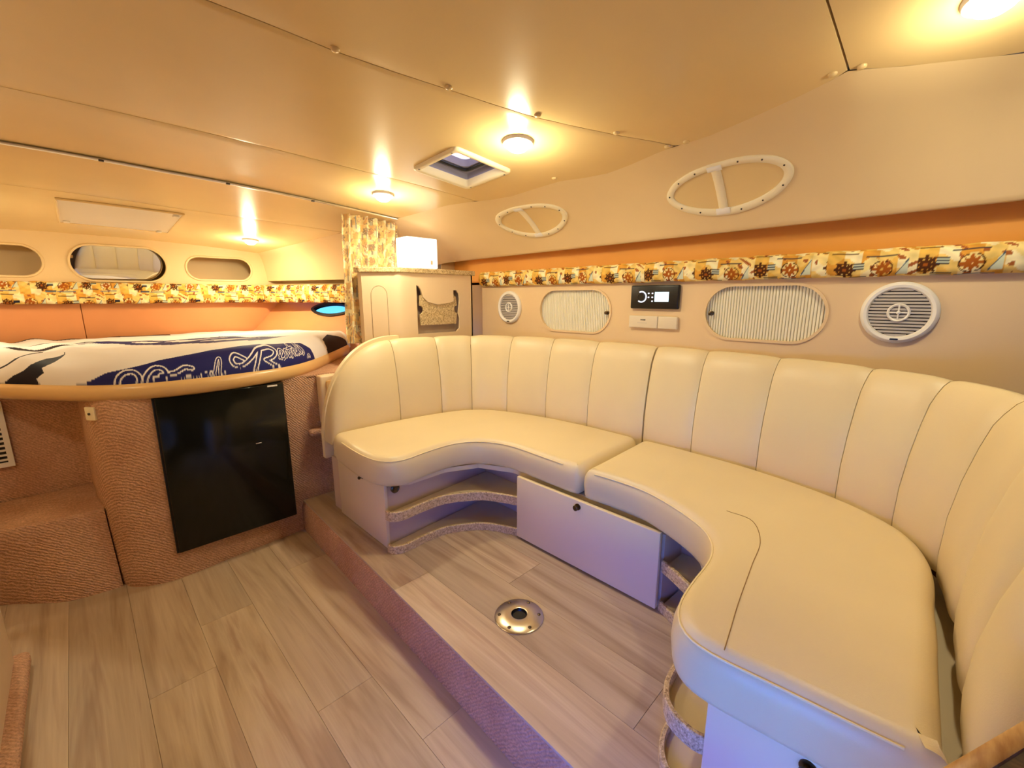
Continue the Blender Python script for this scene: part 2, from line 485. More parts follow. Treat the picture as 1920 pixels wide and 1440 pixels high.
for k in range(len(bounds)-1):
    gap = .0022 if k not in (2,) else .0008
    m = panel_grid(bounds[k], bounds[k+1], gap, 200 if k == 2 else 60, 70 if k == 2 else 24, k == 2)
    m.build('ceiling_panel', 'ceiling', croot, angle=60)
m = MB()
xg = np.r_[np.linspace(-1.1, HATCH[0], 12), np.linspace(HATCH[0], HATCH[1], 3)[1:], np.linspace(HATCH[1], 2.2, 8)[1:]]
yg = np.r_[np.linspace(-1.3, HATCH[2], 12), np.linspace(HATCH[2], HATCH[3], 3)[1:], np.linspace(HATCH[3], 4.4, 16)[1:]]
for x in xg:
    for y in yg: m.v.append((x, y, zc(min(x, 1.5), y)+.014))
ny = len(yg)
for i in range(len(xg)-1):
    for j in range(ny-1):
        cx, cy = (xg[i]+xg[i+1])/2, (yg[j]+yg[j+1])/2
        if HATCH[0] < cx < HATCH[1] and HATCH[2] < cy < HATCH[3]: continue
        m.f.append((i*ny+j, (i+1)*ny+j, (i+1)*ny+j+1, i*ny+j+1))
m.build('ceiling_deck', 'seam', croot)
# screw caps along the seams
capm = None
for (x, y) in [(.543,1.150),(.841,1.090),(1.129,1.010),(1.395,.886),(1.598,.80),(1.606,.735),(1.500,.302),(1.512,.243),(1.556,1.29)]:
    z = zc(x, y)
    if capm is None:
        o = MB().lathe([(.011,.002),(.011,-.002),(.009,-.005),(.004,-.0065),(0.0005,-.007)], 16).build('screw_cap', 'ceiling', croot)
        capm = o.data
    else:
        o = bpy.data.objects.new('screw_cap', capm); COL.objects.link(o); o.parent = croot
    o.location = (x, y, z)
# access panel above the berth
m = MB(); ax0, ax1, ay0, ay1 = .02, .525, 3.16, 3.77
m.grid(lambda u, v: (ax0+(ax1-ax0)*u, ay0+(ay1-ay0)*v, zc(ax0+(ax1-ax0)*u, ay0+(ay1-ay0)*v)-.007), 12, 12)
ap = m.build('access_panel', 'offwhite', croot)
rim = []
for a, b in (((ax0,ay0),(ax1,ay0)),((ax1,ay0),(ax1,ay1)),((ax1,ay1),(ax0,ay1)),((ax0,ay1),(ax0,ay0))):
    for k in range(10): rim.append((a[0]+(b[0]-a[0])*k/10, a[1]+(b[1]-a[1])*k/10))
MB().tube([(x, y, zc(x, y)-.005) for x, y in rim], .006, 6, True).build('frame', 'ceiling', ap)
for x, y in ((ax0+.03,ay1-.05),(ax1-.03,ay0+.05),(ax1-.05,ay1-.03)):
    MB().box(x-.014, x+.014, y-.02, y+.02, zc(x, y)-.016, zc(x, y)-.006, .003).build('clip', 'offwhite', ap)

# curtain track along the berth seam
m = MB(); tp = [(x, seamT(x)+.004, zc(x, seamT(x))-.004) for x in np.linspace(-1.0, 1.42, 60)]
m.grid(lambda u, v: (tp[int(round(u*59))][0], tp[int(round(u*59))][1]+.011*math.cos(2*math.pi*v), tp[int(round(u*59))][2]+.006*math.sin(2*math.pi*v)), 60, 10, False, True)
tr = tag(m.build('curtain_track', 'alu'), 'thin metal curtain track running across the ceiling in front of the berth', 'curtain track')
for x in (.16, .58, .95):
    MB().box(x-.008, x+.008, seamT(x)-.008, seamT(x)+.004, zc(x, 2.38)-.013, zc(x, 2.38)-.006, .002).build('screw', 'screw', tr)

# ---- bow bulkhead: upper panel with three oval openings
zb0_ = .75
OV = [(-.34, 1.475, .50, .19), (.287, 1.478, .51, .235), (.882, 1.470, .44, .172)]
fr = lambda u, v, w: (u, YB - w, v)
m = MB().plate([(-1.05,1.30),(1.30,1.30),(1.30,1.70),(-1.05,1.70)], [stadium(*q, 12) for q in OV], .02, fr)
struct(m.build('wall_bow', 'upper'), 'bow panel with three long oval cut-outs above the berth')
for cx, cz, w, h in OV:
    o = stadium(cx, cz, w+.006, h+.006, 12)
    struct(MB().tube([(u, YB-.001, v) for u, v in o], .008, 6, True).build('trim_3', 'upper'))
# locker space behind the cut-outs
m = MB(); m.box(-1.05, 1.34, YB+.24, YB+.25, 1.25, 1.75); m.box(-1.05, 1.34, YB+.02, YB+.25, 1.33, 1.345)
m.box(-1.05, 1.34, YB+.02, YB+.25, 1.64, 1.655); m.box(-.02, -.005, YB+.02, YB+.25, 1.33, 1.65); m.box(.60, .615, YB+.02, YB+.25, 1.33, 1.65); m.box(1.30,1.34,YB,YB+.25,1.3,1.7); m.box(-1.06,-1.04,YB,YB+.25,1.3,1.7)
struct(MB().box(-1.1, 1.34, 4.221, 4.23, zb0_, 1.34).build('wall_bow_backing', 'salmon'))
struct(m.build('wall_bow_locker', 'upper', smooth=False), 'locker space seen through the oval cut-outs')
m = MB(); m.plate(stadium(OV[1][0], OV[1][1], OV[1][2]+.03, OV[1][3]+.03, 12), [], .004, lambda u, v, w: (u, YB+.050+.079*(u-.287)-.12*(v-1.478)-w, v))
tag(m.build('mirror', 'mirror'), 'oval mirror filling the middle cut-out of the bow panel', 'mirror')

# salmon hull liner under the bow valance, three boards
zb0, zb1 = .80, 1.32
seams = [-1.1, .045, 1.34]
root = bpy.data.objects.new('wall_bow_lower', None); COL.objects.link(root); struct(root, 'salmon coloured hull liner at the head of the berth')
for a, b in zip(seams[:-1], seams[1:]):
    MB().box(a+.0015, b-.0015, 4.20, 4.22, zb0, zb1, .004).build('panel', 'salmon', root)
# starboard berth side liner with an oval porthole: plane through bow corner and aft top
Pa = Vector((1.285, 4.20, 1.19)); Pb = Vector((2.03, 2.45, 1.19)); Pc = Vector((.98, 4.20, .86))
U = (Pb-Pa).normalized(); V0 = (Pa-Pc); V = (V0-U*V0.dot(U)).normalized(); Nn = U.cross(V)
if Nn.x > 0: Nn = -Nn
SIDE_M = Matrix((( U.x, V.x, Nn.x, Pa.x), (U.y, V.y, Nn.y, Pa.y), (U.z, V.z, Nn.z, Pa.z), (0,0,0,1)))
frs = lambda u, v, w: tuple(Pa+U*u+V*v+Nn*w)
PORT = None
def side_hit(px_dir):
    d = Vector(px_dir); c = Vector((0,0,1.25)); k = (Pa-c).dot(Nn)/d.dot(Nn); q = c+d*k-Pa
    return q.dot(U), q.dot(V)
pc = (.655, -.052)
m = MB().plate([(-.25,-.75),(1.84,-.75),(1.84,.42),(-.25,.42)], [ellipse(pc[0], pc[1], .20, .058, 40, 1.7)], .02, frs)
struct(m.build('wall_berth_side', 'salmon'), 'salmon hull liner on the starboard side of the berth')
wroot = bpy.data.objects.new('window_1', None); COL.objects.link(wroot); struct(wroot, 'pointed oval porthole with dark frame')
e1, e2 = ellipse(pc[0], pc[1], .222, .075, 40, 1.75), ellipse(pc[0], pc[1], .19, .052, 40, 1.7)
MB().plate(e1, [e2], .03, lambda u, v, w: frs(u, v, w+.012)).build('window_frame', 'dark', wroot)
MB().grid(lambda u, v: frs(*[c0+(q-c0)*v for c0, q in zip(pc, ellipse(*pc, .195, .056, 40, 1.7)[int(round(u*40)) % 40])], -.004), 40, 2, True).build('pane', 'glass', wroot)

# ---- port and aft shell (behind and beside the camera)
DOOR = (-.60, .36, .34, .84); XD = -.36  # unseen low opening in a bulkhead moved close, shaped to tint the settee blue
struct(MB().box(XP-.05, XP, .44, 4.4, -.05, 1.95).build('wall_port', 'wall'), 'beige port wall')
struct(MB().box(XP-.05, XD, .44, .50, -.05, 1.95).build('wall_port_return', 'wall'))
fr = lambda u, v, w: (XD + w, u, v)
m = MB().plate([(YA-.02,-.05),(.50,-.05),(.50,1.95),(YA-.02,1.95)], [[(DOOR[0],DOOR[2]),(DOOR[1],DOOR[2]),(DOOR[1],DOOR[3]),(DOOR[0],DOOR[3])]], .05, fr)
struct(m.build('wall_daylight_baffle', 'veneer'), 'unseen bulkhead set close to shape the daylight, dark wood to cut warm bounce')  # added bulkhead; dark wood keeps warm bounce off the settee end
droot = bpy.data.objects.new('door_1', None); COL.objects.link(droot); struct(droot, 'unseen companionway opening, cut low and near to send daylight onto the settee')
m = MB()
for a in ((DOOR[0]-.04,DOOR[0],DOOR[2]-.04,DOOR[3]+.04),(DOOR[1],DOOR[1]+.04,DOOR[2]-.04,DOOR[3]+.04),(DOOR[0],DOOR[1],DOOR[3],DOOR[3]+.04),(DOOR[0],DOOR[1],DOOR[2]-.04,DOOR[2])):
    m.box(XD-.06, XD+.02, a[0], a[1], a[2], a[3], .004)
m.build('door_frame', 'white', droot)
struct(MB().box(XP-.05, 2.2, YA-.03, YA, -.05, 2.0).build('wall_aft', 'veneer'), 'unseen aft wall, dark wood put in to cut warm bounce')  # dark veneer put on this unseen wall to soak up warm bounce light
struct(MB().box(2.14, 2.22, YA, 2.62, .0, 1.8).build('wall_starboard_outer', 'orange'))

# ------------------------------------------------------------------ settee
SB, ST = .475, .600                       # underside and top of the seat cushions
BACK = cr([(.815,2.066),(1.0,2.064),(1.191,2.054),(1.44,2.013),(1.60,1.945),(1.715,1.80),(1.795,1.52),(1.825,1.257),(1.828,.957),(1.828,.731),(1.805,.454),(1.735,.183),(1.622,.006),(1.465,-.085),(1.22,-.115),(1.035,-.122),(.82,-.13)], 700)
BL = np.r_[0, np.cumsum(np.linalg.norm(np.diff(BACK, axis=0), axis=1))]
BT = np.gradient(BACK, axis=0); BT /= np.linalg.norm(BT, axis=1)[:, None]
BN = np.stack([BT[:,1], -BT[:,0]], 1)     # towards the seat
def bpt(s):
    s = min(max(s, 0), BL[-1])
    return np.array([np.interp(s, BL, BACK[:,0]), np.interp(s, BL, BACK[:,1])]), np.array([np.interp(s, BL, BN[:,0]), np.interp(s, BL, BN[:,1])])
def bs(x, y): return float(BL[np.argmin(np.hypot(BACK[:,0]-x, BACK[:,1]-y))])
BPROF = [(-.110,.535),(-.02,.530),(.004,.545),(.008,.60),(.006,.70),(-.006,.80),(-.024,.89),(-.040,.95),(-.054,.985),(-.072,1.012),(-.088,1.025),(-.102,1.026),(-.111,1.018),(-.116,.99),(-.117,.80)]
def bheight(s):
    d = min(s, BL[-1]-s)
    k = min(d/.43, 1)
    return max(.10, math.sqrt(max(0, 1-(1-k)**2.3)))
def back_panel(s0, s1, nu=14):
    m = MB(); P = BPROF; npf = len(P)
    ends = []
    for i in range(nu):
        a = i/(nu-1); q = 2*a-1; s = s0+(s1-s0)*a
        p, n = bpt(s); h = bheight(s)
        bul = .013*(1-abs(q)**5)-.004
        for off, z in P:
            k = 1 if z > .54 and off > -.13 else .2
            o = off+bul*k
            zz = .53+(z-.53)*h
            if off > -.12 and z > .95: zz += (bul-.009)*.6
            m.v.append((p[0]+n[0]*o, p[1]+n[1]*o, zz))
    for i in range(nu-1):
        for j in range(npf):
            m.f.append((i*npf+j, (i+1)*npf+j, (i+1)*npf+(j+1) % npf, i*npf+(j+1) % npf))
    for i in (0, nu-1):
        m.flat.add(len(m.f)); m.f.append(tuple(i*npf+j for j in range(npf)))
    return m
SEAMS = [0.0]+[bs(*q) for q in ((1.191,2.054),(1.44,2.013),(1.61,1.94),(1.722,1.762),(1.795,1.518),(1.825,1.257))]
SPLIT = bs(1.828,.945)
S2 = [SPLIT]+[bs(*q) for q in ((1.828,.715),(1.805,.445),(1.735,.183),(1.640,.03),(1.50,-.07))]
for q in (.24, .48): S2.append(bs(1.50,-.07)+q)
S2.append(BL[-1])
def backrest(label, cuts):
    p, n = bpt((cuts[0]+cuts[-1])/2)
    t = thing('backrest_cushion', label, 'cushion', (p[0]-n[0]*.06, p[1]-n[1]*.06, .53), group='settee cushions')
    for a, b in zip(cuts[:-1], cuts[1:]):
        back_panel(a+.0012, b-.0012, 30 if a == 0 or b >= BL[-1]-.01 else 14).build('channel_panel', 'leather', t, angle=50)
    # core sheet behind the channels, closing the seams
    m = MB()
    def core(u, v):
        s = cuts[0]+.02+(cuts[-1]-cuts[0]-.04)*u; q, nn = bpt(s); h = bheight(s)*.96
        off = -.03-.05*v; z = .50+(.49*v)*h
        return (q[0]+nn[0]*off, q[1]+nn[1]*off, z)
    m.grid(core, 80, 6); m.build('core', 'seam', t)
    return t
tb = backrest('cream channelled backrest cushion at the forward end, rounded off beside the berth', SEAMS+[SPLIT-.003])
backrest('cream channelled backrest cushion of the aft half, curving round the near corner', [SPLIT+.003]+S2[1:])
# upright end board of the forward backrest
m = MB(); zz = np.linspace(0, 1, 24); prof = []
for k in range(28):
    s = .46*(k/27)**1.6; prof.append((.812+s, .53+(1.040-.53)*bheight(s)))
out = [(.812,.44)]+prof+[(prof[-1][0],.44)]
m.plate(out, [], .030, lambda u, v, w: (u, 2.155+.015*(v-.5)-w, v))
m.build('end_board', 'welt', tb)

# seat cushions
frontF = cr([(.795,1.98),(.780,1.75),(.790,1.60),(.835,1.525),(.90,1.507),(1.0,1.522),(1.15,1.523),(1.256,1.461),(1.312,1.335),(1.312,1.15),(1.308,1.0),(1.310,.935)], 90)
def back_edge(s0, s1, n, off=.012):
    out = []
    for s in np.linspace(s0, s1, n):
        p, nn = bpt(s); out.append(p+nn*off)
    return np.array(out)
SEATPROF = [(.014,SB),(.004,SB+.007),(0,SB+.02),(-.004,SB+.055),(-.002,ST-.040),(.003,ST-.024),(.010,ST-.013),(.019,ST-.005),(.029,ST-.0012),(.037,ST)]
def soften(P, step=.010, passes=12):
    P = np.array(P, float); Q = np.vstack([P, P[:1]])
    L = np.r_[0, np.cumsum(np.linalg.norm(np.diff(Q, axis=0), axis=1))]; n = int(L[-1]/step)
    q = np.linspace(0, L[-1], n+1)[:-1]; R = np.stack([np.interp(q, L, Q[:,k]) for k in (0,1)], 1)
    for _ in range(passes): R = .5*R+.25*(np.roll(R,1,0)+np.roll(R,-1,0))
    return R
def seat(label, outline, fpts):
    outline = soften(outline)
    c = np.mean(outline, 0)
    t = thing('seat_cushion', label, 'cushion', (c[0], c[1], SB), group='settee cushions')
    MB().slab(outline, SEATPROF).build('cover', 'leather', t, angle=60)
    P = np.array([outline[np.argmin(np.hypot(*(outline-p).T))] for p in fpts[4:-5]]); P = P[np.r_[True, np.linalg.norm(np.diff(P, axis=0), axis=1) > 1e-6]]; T = np.gradient(P, axis=0); T /= np.linalg.norm(T, axis=1)[:,None]
    N = np.stack([-T[:,1], T[:,0]], 1)
    MB().tube([(p[0]+n[0]*.0075, p[1]+n[1]*.0075, ST-.0135) for p, n in zip(P, N)], .0024, 6).build('piping', 'welt', t)
    return t
sF = bs(.83,2.066)
outF = np.concatenate([frontF, [(1.40,.938),(1.60,.944),(1.80,.952)], back_edge(bs(1.828,.965), 0, 70)])
seat('cream seat cushion of the forward half, curving towards the berth', outF, frontF)
frontA = cr([(1.306,.918),(1.318,.787),(1.312,.66),(1.27,.54),(1.212,.433),(1.15,.378),(1.068,.352),(.935,.346),(.834,.332),(.770,.29),(.755,.225),(.765,.12),(.775,0),(.787,-.11)], 110)
be = back_edge(bs(1.828,.935), BL[-1], 70, .012)
gap = np.clip((np.arange(70)-38)/14, 0, 1)[:,None]*.030
be = be+np.array([[0,1]])*gap
outA = np.concatenate([frontA, [(.795,-.118)], be[::-1], [(1.80,.934),(1.60,.926),(1.40,.918)]])
ta = seat('cream seat cushion of the aft half, its front edge turned blue by daylight', outA, frontA)
sp = cr([(1.345,.40),(1.335,.325),(1.23,.274),(1.098,.256),(.932,.234),(.838,.219),(.775,.209)], 40)
MB().tube([(x, y, ST+.0004) for x, y in sp], .0010, 5).build('stitched_seam', 'seam', ta)

# base cabinet with end panels, drop front and two open corner shelves
base = thing('settee_base', 'cream settee base with open corner shelves and plain hatch fronts', 'cabinet', (1.3,1.0,PLAT))
TOPZ = SB-.006
m = MB().slab([(.84,1.60),(1.45,1.645),(1.45,1.26),(1.33,1.25),(1.33,.58),(1.45,.57),(1.45,.22),(.83,.22),(.83,-.20),(1.95,-.20),(1.95,2.15),(.84,2.15)], [(0,PLAT),(0,TOPZ-.02)])
m.build('body', 'niche', base, smooth=False)
MB().slab([(.845,1.61),(.93,1.56),(1.12,1.56),(1.27,1.49),(1.345,1.33),(1.345,.54),(1.25,.43),(1.10,.34),(.95,.33),(.87,.31),(.83,.25),(.83,-.18),(1.94,-.18),(1.94,2.14),(.85,2.14)], [(0,TOPZ-.022),(0,TOPZ)]).build('deck', 'panel', base, smooth=False)
def hatch(name, x0, x1, y0, y1, z0, z1, kpos, knob=.011):
    d = MB().box(x0, x1, y0, y1, z0, z1, .003).build(name, 'panel', base)
    mt = Matrix.Translation((x0, *kpos)) @ Matrix.Rotation(-math.pi/2, 4, 'Y')
    MB().lathe([(knob*1.1,0),(knob*1.1,.003),(knob*.55,.004),(knob*.5,.010),(knob*.95,.014),(knob*.9,.019),(knob*.5,.022),(.0003,.0225)], 20, mt).build('knob', 'brass', d)
    return d
hatch('end_panel', .826, .842, 1.588, 2.045, PLAT+.004, TOPZ, (1.782,.448), .008)
hatch('front_panel', 1.288, 1.306, .580, 1.252, PLAT+.012, TOPZ+.002, (.919,.446), .012)
hatch('end_panel', .788, .804, -.19, .232, PLAT+.004, TOPZ, (.061,.452), .013)
# shelves with speckled fiddle rails
railF = cr([(.822,1.570),(.828,1.540),(.87,1.519),(.983,1.522),(1.092,1.508),(1.219,1.427),(1.275,1.34),(1.312,1.254)], 50)
railA = cr([(1.312,.575),(1.275,.50),(1.22,.425),(1.09,.365),(.95,.356),(.86,.345),(.808,.31),(.792,.255),(.80,.225)], 50)
for rail, deep in ((railF, [(1.45,1.26),(1.45,1.64),(.845,1.60)]), (railA, [(.84,.225),(1.45,.225),(1.45,.565)])):
    for z0, zr in ((PLAT+.001, .036), (.322, .042)):
        o = np.concatenate([rail, np.array(deep)])
        sh = MB().slab(o, [(.004, z0), (.004, z0+.012)]).build('shelf', 'panel', base, smooth=False)
        T = np.gradient(rail, axis=0); T /= np.linalg.norm(T, axis=1)[:,None]; N = np.stack([-T[:,1], T[:,0]], 1)
        m = MB(); n = len(rail)
        sec = [(-.006,0),(-.006,zr-.003),(-.003,zr),(.005,zr),(.007,zr-.003),(.007,0)]
        m.grid(lambda u, v: (rail[int(round(u*(n-1)))][0]+N[int(round(u*(n-1)))][0]*sec[int(round(v*6)) % 6][0],
                             rail[int(round(u*(n-1)))][1]+N[int(round(u*(n-1)))][1]*sec[int(round(v*6)) % 6][0],
                             z0+sec[int(round(v*6)) % 6][1]), n, 6, False, True)
        m.build('rail', 'speckle', sh, angle=40)
# small round vent / socket behind the forward shelf
mt = Matrix.Translation((.868, 1.572, .448)) @ Matrix.Rotation(math.pi/2, 4, 'X')
MB().lathe([(.020,0),(.020,.006),(.016,.009),(.013,.006),(.0005,.004)], 20, mt).build('socket', 'brass', base)

# stainless table pedestal socket
ped = thing('table_socket', 'round brushed steel table pedestal socket set in the raised floor', 'floor socket', (.941,.902,PLAT))
MB().lathe([(.0845,0),(.0845,.003),(.081,.006),(.050,.0095),(.030,.012),(.0275,.011),(.0265,-.001)], 56).build('flange', 'steel', ped, local=True)
MB().lathe([(.0265,-.0005),(.0265,.004),(.024,.008),(.022,.003),(.0003,.0022)], 32).build('socket_bore', 'dark', ped, local=True)
for k in range(6):
    a = math.radians(60*k+15)
    MB().lathe([(.0062,0),(.0062,.0016),(.004,.003),(.0004,.0034)], 10, Matrix.Translation((.068*math.cos(a), .068*math.sin(a), .0066))).build('screw', 'brass', ped, local=True)

# ------------------------------------------------------------------ starboard wall fittings
def wallm(y, z, x=XW): return Matrix(((0,0,-1,x),(-1,0,0,y),(0,1,0,z),(0,0,0,1)))
def speaker(label, y, z, R=.100):
    t = thing('speaker', label, 'speaker', mat=wallm(y, z), group='wall speakers')
    MB().lathe([(R*1.0,0),(R*1.0,.008),(R*.975,.014),(R*.90,.018),(R*.82,.016),(R*.78,.010),(R*.78,.004)], 56).build('ring', 'white', t, local=True)
    MB().lathe([(R*.79,.003),(.0005,.003)], 48).build('cone', 'greydark', t, local=True)
    # horizontal grille bars
    n = 15; rr = R*.79
    for k in range(n):
        v = (k-(n-1)/2)*(2*rr/n)
        hw = math.sqrt(max(0, rr*rr-v*v))*.995
        if hw > .01: MB().box(-hw, hw, v-.0037, v+.0037, .003, .0105, .001, 1).build('grille_bar', 'grey', t, local=True)
    hub = MB().lathe([(R*.30,.006),(R*.30,.014),(R*.27,.017),(R*.23,.015),(R*.22,.008)], 28).build('hub_ring', 'white', t, local=True)
    MB().lathe([(R*.225,.009),(.0005,.011)], 24).build('tweeter', 'greydark', hub, local=True)
    m = MB(); m.box(-.0022,.0022,-R*.27,R*.27,.011,.016,.0008,1); m.box(-R*.27,R*.27,-.0018,.0018,.011,.015,.0008,1); m.lathe([(.006,.010),(.006,.016),(.003,.019),(.0003,.0195)],14)
    m.build('cross', 'white', hub, local=True)
    MB().plate(stadium(0, -R*.87, .022, .0055, 4), [], .002, lambda u, v, w: (u, v, w+.0195)).build('badge', 'dark', t, local=True)
    # flat lower lip carrying the badge
    return t
speaker('round white speaker beside the end cabinet', 1.958, 1.187)
speaker('round white speaker on the wall nearest the right edge', .116, 1.199, .101)

def locker(label, cy, cz, w, h, kside):
    t = thing('tambour_locker', label, 'locker', mat=wallm(cy, cz), group='tambour lockers')
    a, b = stadium(0,0,w+.014,h+.014,12), stadium(0,0,w-.006,h-.006,12)
    MB().plate(a, [b], .010, lambda u, v, ww: (u, v, ww+.006)).build('frame', 'wall', t, local=True)
    n = int(w/.0108); m = MB(); R = h/2+.004
    for k in range(n):
        u0 = -w/2+k*w/n; u1 = u0+w/n; um = (u0+u1)/2; d = max(0, abs(um)-(w/2-h/2)); hh = math.sqrt(max(1e-5, R*R-d*d))
        pts = [(u0+.0007,-.020),(u0+.0012,-.0145),(u0+.003,-.0125),(u1-.003,-.0125),(u1-.0012,-.0145),(u1-.0007,-.020)]
        vs = [(u, s*hh, z) for s in (-1,1) for u, z in pts]
        m.add(vs, [(j, j+1, j+7, j+6) for j in range(5)])
    m.build('tambour_slats', 'tambour', t, local=True, kind='stuff', angle=30)
    MB().box(-w/2, w/2, -h/2, h/2, -.026, -.0215).build('backing', 'niche', t, local=True)
    kx = kside*(w/2-.024)
    MB().lathe([(.010,-.0125),(.010,-.010),(.005,-.008),(.005,.002),(.009,.005),(.0085,.009),(.004,.011),(.0003,.0113)], 18, Matrix.Translation((kx, -.006, 0))).build('knob', 'brass', t, local=True)
    return t
locker('ivory slatted tambour locker with its knob on the right, next to the round speaker', *LOCK[0], 1)
locker('ivory slatted tambour locker with its knob on the left, aft of the stereo', *LOCK[1], -1)

st = thing('stereo', 'black marine stereo with lit dial and pale screen', 'stereo', mat=wallm(.985, 1.250))
MB().box(-.120,.120,-.0545,.0545,0,.020,.006,3).build('body', 'dark', st, local=True)
MB().plate([(.002,-.022),(.070,-.022),(.070,.022),(.002,.022)], [], .001, lambda u, v, w: (u+.003, v+.001, w+.0212)).build('screen', 'screen', st, local=True)
arc = [(-.062+.024*math.cos(a), .001+.024*math.sin(a), .021) for a in np.linspace(-2.25, 2.05, 26)]
MB().tube(arc, .0034, 6).build('dial_light', 'dial', st, local=True)
MB().lathe([(.019,.020),(.019,.028),(.016,.031),(.0005,.031)], 28, Matrix.Translation((-.062,.001,0))).build('dial', 'dark', st, local=True)
for r_ in range(3):
    for c_ in range(2):
        if r_ == 2 and c_ == 0: continue
        MB().box(-.030+c_*.019,-.022+c_*.019, .014-r_*.018,.020-r_*.018,.020,.0218,.001,1).build('button', 'dial', st, local=True)

bk = thing('control_cover', 'beige rectangular control cover under the black stereo', 'cover', mat=wallm(.987, 1.133))
MB().box(-.122,.027,-.029,.029,0,.020,.005,3).build('flap', 'offwhite', bk, local=True)
MB().box(.0285,.122,-.029,.029,0,.019,.005,3).build('end_block', 'offwhite', bk, local=True)
lg = MB()
for k, dx in enumerate((-.056,-.049,-.042,-.036)): lg.box(dx-.0026, dx+.0026, .007, .0125, .0195, .0204)
lg.build('logo', 'screw', bk, local=True)
MB().box(-.075,-.025,-.006,-.004,.0195,.0204).build('line', 'grey', bk, local=True)

# port light rings on the sloping side
def ringpt(yc, tc, L, a, b, w):
    """local a along -Y, b up the slope, w out of the surface"""
    y = yc-a; t = tc+b/L
    p = upper(y, min(1.05, max(-.05, t))); n = upper_n(y, min(1, max(0, t)))
    return tuple(p+n*w)
def portlight(label, yc, tc, a, b, mirror=1):
    p0 = upper(yc, tc); L = (upper(yc, tc+.05)-upper(yc, tc-.05)).length/.1
    t = thing('portlight_ring', label, 'portlight', tuple(p0), group='portlight rings')
    K = 72
    out, inn = ellipse(0,0,a,b,K,1.9), ellipse(0,0,a-.030,b-.027,K,1.85)
    skew = .0
    sec = [(0,-.001),(0,.0045),(.07,.0075),(.93,.0075),(1,.0045),(1,-.004)]
    m = MB()
    def f(u, v):
        i = int(round(u*K)) % K; s, w = sec[int(round(v*5))]
        x = out[i][0]*(1-s)+inn[i][0]*s; z = out[i][1]*(1-s)+inn[i][1]*s
        return ringpt(yc, tc, L, x+skew*z, z, w)
    m.grid(f, K, 6, True); m.build('ring', 'cream_plastic', t, angle=60)
    m = MB()                                              # inner panel
    ctr = len(inn)
    def fi(u, v):
        i = int(round(u*K)) % K
        return ringpt(yc, tc, L, inn[i][0]*v*1.02, inn[i][1]*v*1.02, .0015)
    m.grid(fi, K, 8, True); m.build('inner_panel', 'ceiling', t, angle=None)
    h = b-.024
    bar = MB(); 
    def fb(u, v):
        z = -h+2*h*u; ang = math.pi*v
        return ringpt(yc, tc, L, -.018*mirror+.017*math.cos(ang), z, .0015+.009*math.sin(ang))
    bar.grid(fb, 10, 9); bar.build('centre_bar', 'cream_plastic', t)
    for s in (-1, 1):
        MB().grid(lambda u, v: ringpt(yc, tc, L, -.018*mirror-.026+.052*u, s*(h+.004)-.012+.024*v, .0095+.004*math.sin(math.pi*u)*math.sin(math.pi*v)), 7, 7).build('bracket', 'white', t)
    mid = ellipse(0,0,a-.014,b-.0125,400,1.88)
    Lm = np.r_[0, np.cumsum([math.dist(mid[i], mid[(i+1) % 400]) for i in range(400)])]
    for k in range(13):
        i = int(np.argmin(abs(Lm-Lm[-1]*(k+.4)/13))) % 400
        q = Vector(ringpt(yc, tc, L, *mid[i], .009)); n = upper_n(yc-mid[i][0], tc)
        mt = Matrix.Translation(q) @ n.to_track_quat('Z','Y').to_matrix().to_4x4()
        MB().lathe([(.0032,-.001),(.0032,.0008),(.0003,.0015)], 8, mt).build('screw', 'screw', t)
    return t
portlight('smaller looking cream oval portlight ring near the white box lamp', 1.618, .50, .222, .117)
portlight('larger looking cream oval portlight ring with dark screws, right of the other', .668, .41, .230, .112)

